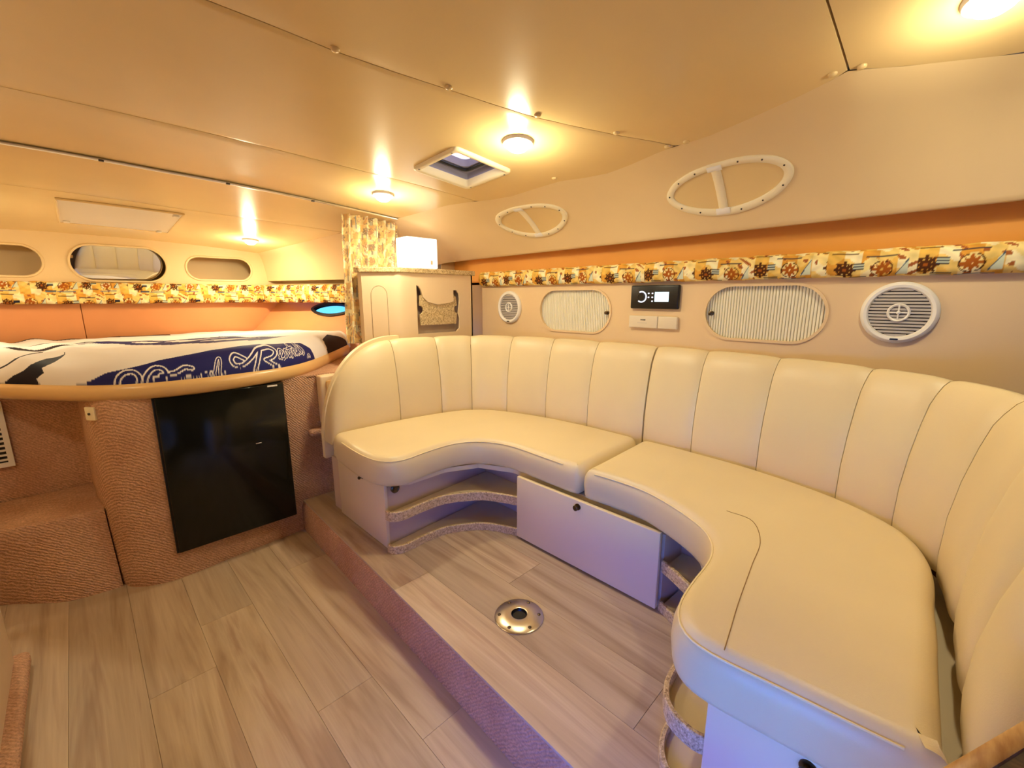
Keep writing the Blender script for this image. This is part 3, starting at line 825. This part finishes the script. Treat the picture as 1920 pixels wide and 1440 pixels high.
# ------------------------------------------------------------------ printed nautical fabric
def fabric_rgb(u, v, seed=0):
    """u along, v across in metres"""
    cols = [np.array(lin(c)) for c in ((246,222,150),(236,190,92),(250,236,190),(222,160,64),(240,206,120))]
    blue, navy, brown, rust, pale = [np.array(lin(c)) for c in ((92,116,140),(34,38,62),(84,46,22),(170,92,30),(214,222,200))]
    PU, PV = .235, .118
    row = np.floor(v/PV); vv = v-row*PV; uu = (u+row*.105)
    kk = np.floor(uu/PU); x = uu-kk*PU
    n1 = np.sin(u*97+np.sin(v*61)*2.1+seed)*np.sin(v*113+np.sin(u*43)*1.7)
    patch = (np.floor(x/.047)+np.floor((vv+.012*np.sin(x*90))/.040)*3+row*2).astype(int) % 5
    rgb = np.stack([c for c in cols])[patch]
    rgb = rgb*(1+.16*n1[:,None]); vv = vv-.009*(kk % 2); x = np.where(kk % 2 == 1, (x+.03) % PU, x)
    def put(mask, c):
        rgb[mask] = c
    # map-like brown mottling
    put((n1 > .62) & (x > .12), rust*.9+.02)
    # ship's wheel
    for cx, cy, s in ((.050,.050,1.0),):
        dx, dy = x-cx, vv-cy; r = np.hypot(dx, dy); a = np.arctan2(dy, dx)
        put((r < .024*s) & (r > .0175*s), brown)
        put((r < .031*s) & (abs(np.sin(a*4)) < .0035*s/np.maximum(r, .004)*4) & (r > .006), brown)
        put(r < .006, rust)
    # flag with stripes
    put((abs(x-.088) < .014) & (abs(vv-.062) < .010), navy)
    put((abs(x-.088) < .014) & (abs(vv-.062) < .010) & (np.sin(vv*900) > .3), pale)
    # compass rose
    dx, dy = x-.150, vv-.050; r = np.hypot(dx, dy); a = np.arctan2(dy, dx)
    put((r < .010+.018*abs(np.cos(2*a))**6+.012*abs(np.sin(2*a))**6) & (r > .004), rust)
    put((abs(r-.027) < .0016), brown)
    # sail
    put((x > .185) & (x < .215) & (vv-.03 < (x-.185)*1.8) & (vv > .030), pale)
    put((abs(vv-.026-(x-.185)*1.8) < .003) & (x > .185) & (x < .215), blue*.6)
    # thin dark lines
    put((abs(vv-.104) < .0028) & (x > .01) & (x < .085), brown)
    put((abs(vv-.092) < .0026) & (x > .105) & (x < .185), navy)
    put((abs(vv-.012) < .0026) & (x > .115) & (x < .20), blue)
    put((abs(vv-.022) < .0022) & (x > .062) & (x < .11), navy)
    put((abs(vv-.014) < .0022) & (x > .062) & (x < .11), blue)
    return np.clip(rgb, 0, 1)

def valance(name, label, pts, prof, nl, shade=1, group='nautical valances', voff=0.0):
    """padded printed strip: prof is (outward, z) section"""
    P = cr(pts, nl); T = np.gradient(P, axis=0); T /= np.linalg.norm(T, axis=1)[:,None]
    N = np.stack([-T[:,1], T[:,0]], 1)*shade
    pf = cr(prof, 34); L = np.r_[0, np.cumsum(np.linalg.norm(np.diff(P, axis=0), axis=1))]
    Lp = np.r_[0, np.cumsum(np.linalg.norm(np.diff(pf, axis=0), axis=1))]
    m = MB(); uu, vv = [], []
    for i in range(nl):
        wob = .0022*math.sin(L[i]*31)+.0016*math.sin(L[i]*73+1)
        for j, (o, z) in enumerate(pf):
            k = math.sin(math.pi*j/33)
            m.v.append((P[i,0]+N[i,0]*(o+wob*k), P[i,1]+N[i,1]*(o+wob*k), z+wob*.5)); uu.append(L[i]); vv.append(Lp[j]+voff)
    for i in range(nl-1):
        for j in range(33): m.f.append((i*34+j, (i+1)*34+j, (i+1)*34+j+1, i*34+j+1))
    rgb = fabric_rgb(np.array(uu), np.array(vv))
    o = m.build(name, 'fabric', colors=rgb, fix=False, angle=None)
    return tag(o, label, 'valance', group)
SEC = [(.002,1.322),(.020,1.318),(.036,1.332),(.042,1.362),(.036,1.394),(.020,1.408),(.002,1.404)]
valance('valance', 'padded nautical print valance running along the wall above the settee', [(XW,2.205),(XW,1.6),(XW,.8),(XW,0),(XW,YA)], SEC, 1300, -1)
SECB = [(.002,1.210),(.018,1.206),(.032,1.222),(.038,1.275),(.032,1.332),(.016,1.348),(.002,1.346)]
valance('valance', 'nautical print valance below the oval cut-outs at the bow', [(-1.0,4.168),(-.3,4.168),(.4,4.168),(1.13,4.165),(1.215,4.09),(1.42,3.66),(1.7,3.05),(1.955,2.48)], SECB, 1300, -1, voff=.03)
# ledge behind the bow valance along the berth side
lp = np.array([(1.20,4.12),(1.42,3.66),(1.7,3.05),(1.97,2.47)])
m = MB(); m.grid(lambda u, v: (*(np.array([np.interp(u*3, range(4), lp[:,0]), np.interp(u*3, range(4), lp[:,1])])+np.array([.09*v, .03*v])), 1.352+.006*math.sin(math.pi*v)), 24, 5)
struct(m.build('trim_4', 'upper'), 'pale ledge above the berth valance')

# curtain hanging from the track
m = MB(); uu, vv = [], []; NX, NZ = 260, 170
x0, x1, zt, zb = 1.115, 1.465, 1.700, .985
for i in range(NX):
    a = i/(NX-1)
    for j in range(NZ):
        b = j/(NZ-1)
        amp = .020+.010*b
        ph = a*2*math.pi*6.5+.5*math.sin(b*3+a*4)
        x = x0+(x1-x0)*a*(1-.10*b)-.022*b+.006*math.sin(ph*.5+1)
        y = 2.436+amp*math.sin(ph)+.006*math.sin(a*40+b*9)
        m.v.append((x, y, min(zt, zc(x, y)-.014)+(zb-zt)*b)); uu.append(a*.75+.03); vv.append(b*.72)
for i in range(NX-1):
    for j in range(NZ-1): m.f.append((i*NZ+j, (i+1)*NZ+j, (i+1)*NZ+j+1, i*NZ+j+1))
o = m.build('curtain', 'fabric', colors=fabric_rgb(np.array(vv)*1.25+.1, np.array(uu)*1.25, 2)*.72+np.array([.28,.25,.19]), fix=False, angle=None)  # print lifted towards cream: overexposure on the curtain put into its colour
sol = o.modifiers.new('thickness', 'SOLIDIFY'); sol.thickness = .0015
tag(o, 'gathered nautical print curtain drawn aside behind the end cabinet', 'curtain')

# ------------------------------------------------------------------ end cabinet
cab = thing('end_cabinet', 'beige end cabinet with speckled top and a cut-out magazine rack', 'cabinet', (1.55,2.30,1.0))
CB = [(1.845,2.20),(1.375,2.20),(1.33,2.203),(1.295,2.222),(1.165,2.345),(1.165,2.388),(1.845,2.388)]
ZC0, ZC1 = .62, 1.385
fr = lambda u, v, w: (u, 2.20-w, v)
rackhole = [(1.425,1.035),(1.71,1.035),(1.735,1.055),(1.74,1.12),(1.728,1.15),(1.735,1.185),(1.742,1.24),(1.735,1.272),(1.715,1.292),(1.692,1.292),(1.692,1.225),(1.66,1.215),(1.57,1.205),(1.50,1.222),(1.468,1.25),(1.455,1.292),(1.440,1.312),(1.425,1.318)]
body = MB().plate([(1.375,ZC0),(1.845,ZC0),(1.845,ZC1),(1.375,ZC1)], [rackhole], .012, fr).build('front_panel', 'beige', cab)
sidep = CB[1:6]
m = MB()
cs = cr(CB[1:5], 20)
m.grid(lambda u, v: (*cs[int(round(u*19))], ZC0+(ZC1-ZC0)*v), 20, 3)
m.box(1.163, 1.175, 2.345, 2.388, ZC0, ZC1); m.box(1.845-.01, 1.845, 2.20, 2.388, ZC0, ZC1); m.box(1.165, 1.845, 2.378, 2.388, ZC0, ZC1)
m.build('side_panel', 'beige', cab, angle=30)
d = Vector((1.165-1.295, 2.345-2.222, 0)).normalized(); nrm = Vector((-d.y*-1, 0, 0))
# arched inset on the diagonal side
Cc = Vector((1.232, 2.2815, 0)); nx = Vector((d.y, -d.x, 0))
if nx.y > 0: nx = -nx
arch = [(-.045,1.02)]+[( -.045*math.cos(a)+0, 1.26+.052*math.sin(a)) for a in np.linspace(0, math.pi, 20)]+[(.045,1.02)]
ai = [(-.042,1.023)]+[( -.042*math.cos(a)+0, 1.26+.048*math.sin(a)) for a in np.linspace(0, math.pi, 20)]+[(.042,1.023)]
fra = lambda u, v, w: tuple(Cc+d*u+nx*(w+.003)+Vector((0,0,v)))
MB().plate(arch, [], .006, fra).build('arched_panel', 'beige', cab)
MB().tube([fra(u, v, .0) for u, v in arch], .0011, 6).build('arch_groove', 'seam', cab)
top = [(1.86,2.188),(1.37,2.188),(1.32,2.192),(1.283,2.212),(1.148,2.338),(1.142,2.390),(1.86,2.390)]
MB().slab(top, [(.003,ZC1),(0,ZC1+.004),(0,ZC1+.024),(.004,ZC1+.028)]).build('countertop', 'speckle', cab, smooth=False)
# rack: recessed pocket and speckled retaining board
m = MB(); m.box(1.40,1.76,2.262,2.27,1.0,1.36); m.box(1.40,1.41,2.212,2.27,1.0,1.36); m.box(1.75,1.76,2.212,2.27,1.0,1.36); m.box(1.40,1.76,2.212,2.27,1.0,1.03)
rk = m.build('rack_pocket', 'niche', cab, smooth=False)
def arcp(cx, cy, r, a0, a1, n=9): return [(cx+r*math.cos(a), cy+r*math.sin(a)) for a in np.linspace(a0, a1, n)]
bd = [(1.452,1.085)]+arcp(1.446,1.175,.026,-math.pi/2,math.pi/2)+[(1.452,1.26)]+arcp(1.575,1.30,.095,math.pi*1.13,math.pi*1.87,12)+[(1.712,1.255)]+arcp(1.722,1.175,.024,math.pi/2,math.pi*1.5)+[(1.712,1.085)]
MB().plate(bd, [], .012, lambda u, v, w: (u, 2.206-w, v)).build('retaining_board', 'speckle', rk, smooth=False)

bx = thing('box_lamp', 'bright white box shaped lamp standing on the speckled cabinet top', 'lamp', (1.515,2.315,ZC1+.028))
MB().box(-.105,.105,-.062,.062,.006,.180,.006,3).build('shade', 'boxlamp', bx, local=True)
MB().box(-.095,.095,-.054,.054,0,.006,.001,1).build('foot', 'white', bx, local=True)
MB().box(.052,.068,-.0635,-.062,.028,.052,.0006,1).build('switch', 'offwhite', bx, local=True)

# ------------------------------------------------------------------ ceiling lamps and hatch
def lamp(label, x, y, r=.052, power=1.0):
    z = zc(x, y)
    gx, gy = -.074*x, -.064
    n = Vector((-gx, -gy, 1)).normalized(); q = n.to_track_quat('Z', 'Y').to_matrix().to_4x4()
    t = thing('ceiling_lamp', label, 'lamp', mat=Matrix.Translation((x, y, z)) @ q, group='ceiling lamps')
    MB().lathe([(r,.004),(r,-.006),(r*.95,-.011),(r*.78,-.013),(r*.72,-.010),(r*.72,.002)], 36).build('bezel', 'white', t, local=True)
    MB().lathe([(r*.74,-.009),(r*.72,-.017),(r*.62,-.026),(r*.42,-.033),(r*.2,-.036),(.0004,-.0365)], 32).build('lens', 'lens', t, local=True)
    for typ, en, dz in (('AREA', .42, -.040), ('POINT', .40, -.085)):
        ld_ = bpy.data.lights.new('lamp_light', typ); ld_.energy = LAMP*power*en; ld_.color = LAMP_COL
        if typ == 'AREA': ld_.shape = 'DISK'; ld_.size = .075
        else: ld_.shadow_soft_size = .03
        lo = bpy.data.objects.new('lamp_light', ld_); COL.objects.link(lo); lo.parent = t; lo.location = (0, 0, dz)
    return t
lamp('round ceiling lamp beside the square hatch', 1.215, 1.180, .056)
lamp('round ceiling lamp in front of the curtain', 1.160, 2.050)
lamp('round ceiling lamp at the bow beside the oval cut-outs', .985, 3.66, .052, 1.5)
lamp('round ceiling lamp in the aft panel above the settee end', 1.414, .02, .052, .75)
lamp('round ceiling lamp on the port side above the galley', -.62, 1.80, .052, .55)
lamp('round ceiling lamp on the port side of the berth', -.45, 3.4)

hx0, hx1, hy0, hy1 = HATCH
hz = zc((hx0+hx1)/2, (hy0+hy1)/2)
ht = thing('roof_hatch', 'square roof hatch with cream frame and dark shroud around bright glass', 'hatch', ((hx0+hx1)/2, (hy0+hy1)/2, hz))
def hf(u, v, w):
    x, y = (hx0+hx1)/2+u, (hy0+hy1)/2+v
    return (x, y, zc(x, y)-w)
hw, hh = (hx1-hx0)/2, (hy1-hy0)/2
m = MB(); K = 4*13
o1, o2 = stadium(0,0,2*hw+.034,2*hh+.034,12,.022), stadium(0,0,2*hw-.012,2*hh-.012,12,.010)
sec = [(0,-.002),(0,.008),(.2,.013),(.8,.013),(1,.008),(1,-.02)]
m.grid(lambda u, v: hf(o1[int(round(u*52)) % 52][0]*(1-sec[int(round(v*5))][0])+o2[int(round(u*52)) % 52][0]*sec[int(round(v*5))][0],
                       o1[int(round(u*52)) % 52][1]*(1-sec[int(round(v*5))][0])+o2[int(round(u*52)) % 52][1]*sec[int(round(v*5))][0], sec[int(round(v*5))][1]), 52, 6, True)
m.build('frame', 'cream_plastic', ht, angle=50)
m = MB(); o3 = stadium(0,0,.19,.19,12,.03)
sh = [(o2,-.02),(o2,-.045),(o3,-.055),(o3,-.085)]
m.grid(lambda u, v: hf(sh[int(round(v*3))][0][int(round(u*52)) % 52][0]*1.01, sh[int(round(v*3))][0][int(round(u*52)) % 52][1]*1.01, sh[int(round(v*3))][1]), 52, 4, True)
m.build('shroud', 'hatch', ht, angle=40)
MB().tube([hf(x, y, -.048) for x, y in stadium(0,0,2*hw-.05,2*hh-.05,8,.03)], .008, 8, True).build('seal', 'dark', ht)
MB().plate(o3, [], .004, lambda u, v, w: hf(u*1.03, v*1.03, -.085+w)).build('glass', 'acrylic', ht)
for sx, sy in ((-1,-1),(1,-1),(1,1),(-1,1)):
    MB().lathe([(.004,0),(.004,-.001),(.0004,-.002)], 8, Matrix.Translation(hf(sx*(hw+.006), sy*(hh-.02), .013))).build('screw', 'screw', ht)

# ------------------------------------------------------------------ berth, fridge, step and forward details
RIMX = [-.62,-.40,-.256,-.16,-.07,.0,.048,.12,.207,.30,.39,.53,.667,.78,.88,.98,1.10,1.22,1.34,1.40]
RIMY = [3.35,2.93,2.70,2.575,2.46,2.385,2.345,2.30,2.268,2.258,2.256,2.27,2.30,2.36,2.45,2.56,2.71,2.86,3.02,3.10]
RP = cr(list(zip(RIMX, RIMY)), 120)
T = np.gradient(RP, axis=0); T /= np.linalg.norm(T, axis=1)[:,None]; RN = np.stack([T[:,1], -T[:,0]], 1)   # outward (aft)
berth = thing('berth_base', 'beige moulded rim carrying the forward berth mattress', 'berth', (.4,3.0,.845))
sec = [(-.05,.842),(-.01,.838),(.004,.846),(.012,.862),(.012,.884),(.004,.900),(-.01,.907),(-.06,.908)]
m = MB(); m.grid(lambda u, v: (RP[int(round(u*119))][0]+RN[int(round(u*119))][0]*sec[int(round(v*7))][0], RP[int(round(u*119))][1]+RN[int(round(u*119))][1]*sec[int(round(v*7))][0], sec[int(round(v*7))][1]), 120, 8)
m.build('rim', 'rim', berth, angle=60)
inner = [(RP[k][0]-RN[k][0]*.04, RP[k][1]-RN[k][1]*.04) for k in range(0,120,3)]+[(.97,4.19),(-.62,4.19)]
MB().slab(inner, [(0,.85),(0,.905)]).build('deck', 'rim', berth, smooth=False)

struct(MB().box(-1.02, -.40, 2.88, 4.20, .80, .838).build('trim_5', 'rim'), 'unseen beige slab added to close the port side of the berth against daylight')  # unseen slab added to stop daylight leaking in beside the berth
struct(MB().box(-1.06, 2.2, 2.35, 4.4, -.06, -.02).build('floor_forward', 'seam'))
# bed cover: draped, printed in navy and white with script lettering
xg = np.r_[np.linspace(-.58,-.34,40)[:-1], np.linspace(-.34,-.10,150), np.linspace(-.10,.98,700)[1:], np.linspace(.98,1.42,70)[1:]]
wg = np.r_[np.linspace(0,.03,14)[:-1], np.linspace(.03,.22,110)[:-1], np.linspace(.22,2.0,80)]
NXc, NWc = len(xg), len(wg)
RPf = cr(list(zip(RIMX, RIMY)), 3000)
yf = np.interp(xg, RPf[:,0], RPf[:,1])
CX = np.repeat(xg[:,None], NWc, 1); CW = np.repeat(wg[None], NXc, 0)
CY = yf[:,None]+.006+np.minimum(CW*1.0, 4.185-yf[:,None]-.012)
slope = np.gradient(yf, xg); slope = np.convolve(np.pad(slope, 20, 'edge'), np.ones(41)/41, 'valid')
dist = CW/np.sqrt(1+slope[:,None]**2)                # distance in from the edge
R_ = .115
zz = .900+.118*np.sqrt(np.clip(1-(1-np.clip(dist/.17,0,1))**2.2, 0, 1))
far = np.clip((CY-2.5)/1.6, 0, 1)
zz = zz-.045*far**1.2
wr = .005*np.sin(CX*9+CY*4)*np.sin(CY*6-CX*3+1)+.0015*np.sin(CX*27-CY*19)
zz = zz+wr*np.clip(dist/.1, 0, 1)
fold = np.clip((.18-CX)/.5, 0, 1)
zz = zz+fold*np.clip(dist/.06,0,1)*(.010*np.sin(CX*34+CY*5)+.006*np.sin(CX*18-CY*8))
CYf = CY-.010*np.exp(-((zz-.955)/.03)**2)*(dist < .15)
CX = np.minimum(CX, 1.065+(4.2-CY)*.426)
X_, Y_, Z_ = CX.ravel(), CY.ravel(), zz.ravel(); D_ = dist.ravel()
navy, white, black = np.array(lin((38,40,104))), np.array(lin((238,234,236))), np.array(lin((24,22,40)))
rgb = np.tile(white, (len(X_), 1))
# lens shaped navy panel on the front drop
h_front = .896+.125*np.sqrt(np.clip(1-(1-np.clip(D_/.17,0,1))**2.2,0,1))
topline = np.interp(X_, [-.03,.06,.23,.42,.64,.80,.88,.925,.94], [.90,.950,.992,1.010,1.016,1.012,1.000,.965,.90])
Zs = .900+.118*np.sqrt(np.clip(1-(1-np.clip(D_/.17,0,1))**2.2,0,1))
lens = (Zs < topline) & (X_ > -.03) & (X_ < .94) & (D_ < .17)
rgb[lens] = navy
# navy shapes over the top of the bed (plan outlines)
def inside(poly):
    P = np.array(poly); c = np.zeros(len(X_), bool); j = len(P)-1
    for i in range(len(P)):
        xi, yi, xj, yj = *P[i], *P[j]
        if yi != yj: c ^= ((yi > Y_) != (yj > Y_)) & (X_ < (xj-xi)*(Y_-yi)/(yj-yi)+xi)
        j = i
    return c & ~lens
for poly, col_ in (([(-.02,3.50),(.10,3.15),(.25,2.93),(.50,2.74),(.76,2.76),(.98,2.97),(.82,3.10),(.66,3.36),(.45,3.22),(.30,3.30),(.15,3.36)], navy),
                   ([(.33,3.05),(.42,2.98),(.55,3.02),(.66,3.10),(.60,3.14),(.48,3.08),(.40,3.12)], white),
                   ([(.45,2.90),(.62,2.86),(.78,2.92),(.70,2.96),(.55,2.93)], white), ([(.20,3.14),(.30,3.05),(.34,3.12),(.26,3.2)], white),
                   ([(-.26,3.20),(-.20,3.02),(-.12,3.12),(-.02,3.30),(.06,3.36),(-.05,3.36),(-.16,3.20)], black),
                   ([(-.22,3.60),(-.05,3.52),(.10,3.50),(.10,3.56),(-.05,3.60),(-.2,3.68)], black),
                   ([(1.06,2.50),(1.40,2.90),(1.40,3.12),(1.22,3.02),(1.10,2.80)], black),
                   ([(-.6,4.10),(.5,4.12),(.5,4.3),(-.6,4.3)], black)):
    rgb[inside(poly)] = col_
lx = np.interp(Zs, [.90,.94,.957,.974,1.0,1.016], [-.25,-.205,-.172,-.152,-.103,-.050])
rx = np.interp(Zs, [.90,.928,.950,.967,.983,1.0,1.016], [-.132,-.139,-.115,-.119,-.094,-.070,-.046])
rgb[(X_ > lx) & (X_ < rx) & (D_ < .169)] = black
rgb[(abs(X_-np.interp(Zs, [.93,.97,1.0,1.016], [-.30,-.25,-.19,-.12])) < .007) & (D_ < .169)] = black
# lettering: centre lines in (x, z) on the front drop, outlined strokes
def stroke(pts, n=40): return cr(pts, n)
LET = []
LET += [[(.085,.895),(.092,.925),(.112,.948),(.140,.952),(.155,.930),(.150,.895)],
        [(.165,.895),(.178,.935),(.205,.962),(.232,.958),(.240,.935),(.222,.918),(.205,.922)],
        [(.222,.930),(.270,.938),(.305,.955),(.330,.950)]]
LET += [[(.290,.895),(.300,.912),(.322,.914),(.338,.895)],
        [(.352,.897),(.362,.918),(.382,.922),(.385,.905),(.388,.898),(.396,.925)],
        [(.400,.900),(.412,.935),(.428,.972),(.440,.978),(.436,.955),(.428,.925),(.432,.905),(.448,.915)]]
LET += [[(.540,.965),(.505,.985),(.485,.968),(.492,.945),(.520,.940),(.560,.962),(.600,.992),(.622,1.000)],
        [(.622,1.000),(.600,.965),(.580,.925),(.572,.905)],
        [(.622,1.000),(.668,1.004),(.690,.985),(.670,.962),(.630,.952)],
        [(.632,.952),(.660,.928),(.690,.908)]]
xl = .695
LET += [[(.700,.950),(.716,.968),(.728,.982),(.716,.990),(.704,.975),(.706,.952),(.722,.944),(.736,.955)],
        [(.738,.948),(.742,.980),(.750,.985),(.756,.968),(.758,.950),(.768,.962)],
        [(.772,.945),(.776,.985),(.780,1.008)], [(.764,.988),(.794,.992)],
        [(.794,.952),(.790,.972),(.800,.982),(.808,.968),(.806,.952),(.816,.962)],
        [(.820,.950),(.824,.985),(.830,1.006),(.836,.995),(.828,.965),(.834,.952)],
        [(.842,.955),(.852,.965),(.850,.982),(.846,.990),(.858,.972),(.862,.955),(.852,.946)],
        [(.880,.925),(.890,.938),(.898,.928)]]
sel = np.where((D_ < .17) & (X_ > .05) & (X_ < .93))[0]
px, pz = X_[sel], Zs[sel]; best = np.full(len(sel), 9.)
for k, Lt in enumerate(LET):
    wd = .0105 if k < 10 and k not in (3,4,5) else .0062
    q = stroke(Lt, 60)
    d_ = np.min(np.hypot(px[:,None]-q[None,:,0], pz[:,None]-q[None,:,1]), 1)/wd
    best = np.minimum(best, d_)
ol = (best < 1.0) & (best > .52)
rgb[sel[(best < 1.0)]] = navy
rgb[sel[ol]] = white
m = MB(); m.v = list(zip(X_.tolist(), Y_.tolist(), Z_.tolist()))
for i in range(NXc-1):
    for j in range(NWc-1): m.f.append((i*NWc+j, (i+1)*NWc+j, (i+1)*NWc+j+1, i*NWc+j+1))
o = m.build('bed_cover', 'cover', colors=rgb, fix=False, angle=None)
tag(o, 'navy and white bed cover with large script lettering, draped over the berth', 'bed cover')

fg = thing('refrigerator', 'black glass fronted refrigerator built into the carpeted bulkhead', 'refrigerator', (.435,2.30,.131))
MB().box(.187,.683,2.272,2.292,.131,.836,.004,2).build('door', 'fridge', fg)
MB().box(.180,.690,2.290,2.330,.125,.8365,.002,1).build('surround', 'dark', fg)
MB().box(.612,.656,2.2705,2.2725,.824,.832,.0006,1).build('badge', 'white', fg)
MB().box(.535,.560,2.2700,2.2725,.556,.560,.0006,1).build('alu_strip', 'alu', fg)  # small thin aluminium strip on the door

# carpeted step
bot = cr([(-.98,2.62),(-.60,2.63),(-.40,2.615),(-.29,2.53),(-.19,2.447),(-.10,2.42),(-.010,2.408)], 50)
topo = cr([(-.98,2.54),(-.60,2.545),(-.40,2.53),(-.29,2.505),(-.19,2.485),(-.10,2.475),(-.022,2.465)], 50)
m = MB(); lev = [(0,0,0),(.05,.02,0),(.85,.28,0),(.97,.343,0),(.985,.349,.003),(1,.352,.010)]
def stf(u, v):
    i = int(round(u*49)); k, z, ins = lev[int(round(v*5))]
    p = bot[i]*(1-k)+topo[i]*k; return (p[0], p[1]+ins, z)
m.grid(stf, 50, 6)
m.add([stf(k/49, 1) for k in range(50)]+[(-.030,2.87,.352),(-.98,2.87,.352)], [tuple(range(52))], True)
m.add([(-.020,2.87,0),(-.030,2.87,.352),stf(1,1),stf(1,.8),stf(1,.4),stf(1,0)], [tuple(range(6))], True)
tag(m.build('boarding_step', 'carpet', fix=False, angle=50), 'carpeted boarding step up to the berth, left of the refrigerator', 'step')

vt = thing('air_vent', 'white air vent grille with black slots on the carpet at the left edge', 'vent', mat=Matrix(((1,0,0,-.405),(0,0,-1,2.874),(0,1,0,.655),(0,0,0,1))))
MB().plate([(-.13,-.145),(.13,-.145),(.13,.150),(-.13,.150)], [[(-.112,-.125),(.112,-.125),(.112,.045),(-.112,.045)]], .010, lambda u, v, w: (u, v, w+.010)).build('face_plate', 'white', vt, local=True)
MB().box(-.115,.115,-.128,.048,.0005,.002).build('backing', 'dark', vt, local=True)
for k in range(8): MB().box(-.113,.113,-.117+k*.0215,-.108+k*.0215,.002,.009,.001,1).build('louvre', 'white', vt, local=True)

n = Vector((-.80,-.60,0)); zax = Vector((0,0,1)); xax = zax.cross(n)
mt = Matrix(((xax.x, 0, n.x, -.001),(xax.y, 0, n.y, 2.405),(xax.z, 1, n.z, .787),(0,0,0,1)))
sw = thing('switch_plate', 'tiny cream switch plate on the carpeted corner', 'switch', mat=mt)
MB().box(-.022,.022,-.028,.028,0,.010,.003,2).build('plate', 'cream_plastic', sw, local=True)
MB().lathe([(.005,.010),(.005,.014),(.002,.016),(.0003,.0161)], 10).build('button', 'screw', sw, local=True)

# small beige locker door right of the refrigerator and carpet ledge below
ld = thing('locker_door', 'small beige locker door standing proud between refrigerator and settee', 'locker door', (.95,2.33,.57))
MB().box(.868,1.06,2.285,2.345,.578,.842,.010,3).build('frame', 'beige', ld)
MB().box(.895,1.04,2.276,2.287,.600,.815,.006,2).build('door', 'rim', ld)
MB().lathe([(.007,0),(.007,.012),(.0004,.014)], 12, Matrix.Translation((.935,2.276,.79)) @ Matrix.Rotation(math.pi/2,4,'X')).build('knob', 'brass', ld)
MB().box(.80,1.15,2.295,2.345,.520,.556,.016,4).build('ledge', 'carpet', ld)

# ------------------------------------------------------------------ galley at the left edge and wooden counter at the lower right
ga = thing('galley_cabinet', 'beige galley cabinet with carpeted toe strip at the left edge', 'cabinet', (-.65,1.3,0))
MB().box(-1.0,-.300,.62,2.055,.055,.88,.006,2).build('body', 'beige', ga)
MB().box(-1.0,-.268,.55,2.10,.001,.055,.018,4).build('toe_strip', 'carpet', ga)
MB().box(-1.0,-.29,.60,2.065,.88,.905,.006,2).build('countertop', 'speckle', ga)
MB().box(-.302,-.292,.66,1.33,.08,.85,.004,2).build('door', 'beige', ga)

ang = math.atan2(-.059,.124)
ct = thing('wooden_counter', 'dark wood counter with a golden edge cutting across the lower right corner', 'counter', mat=Matrix.Translation((.60,-.072,0)) @ Matrix.Rotation(ang, 4, 'Z'))
MB().box(-.10,.22,-.335,-.010,.735,.752,.002,1).build('top', 'veneer', ct, local=True)
MB().box(-.115,.235,-.016,.004,.718,.756,.004,2).build('edge_strip', 'edging', ct, local=True)
MB().box(-.09,.20,-.32,-.03,.17,.735,.004,2).build('body', 'beige', ct, local=True)
MB().box(-.09,.085,-.32,-.03,0.001,.172,.004,2).build('plinth', 'beige', ct, local=True)
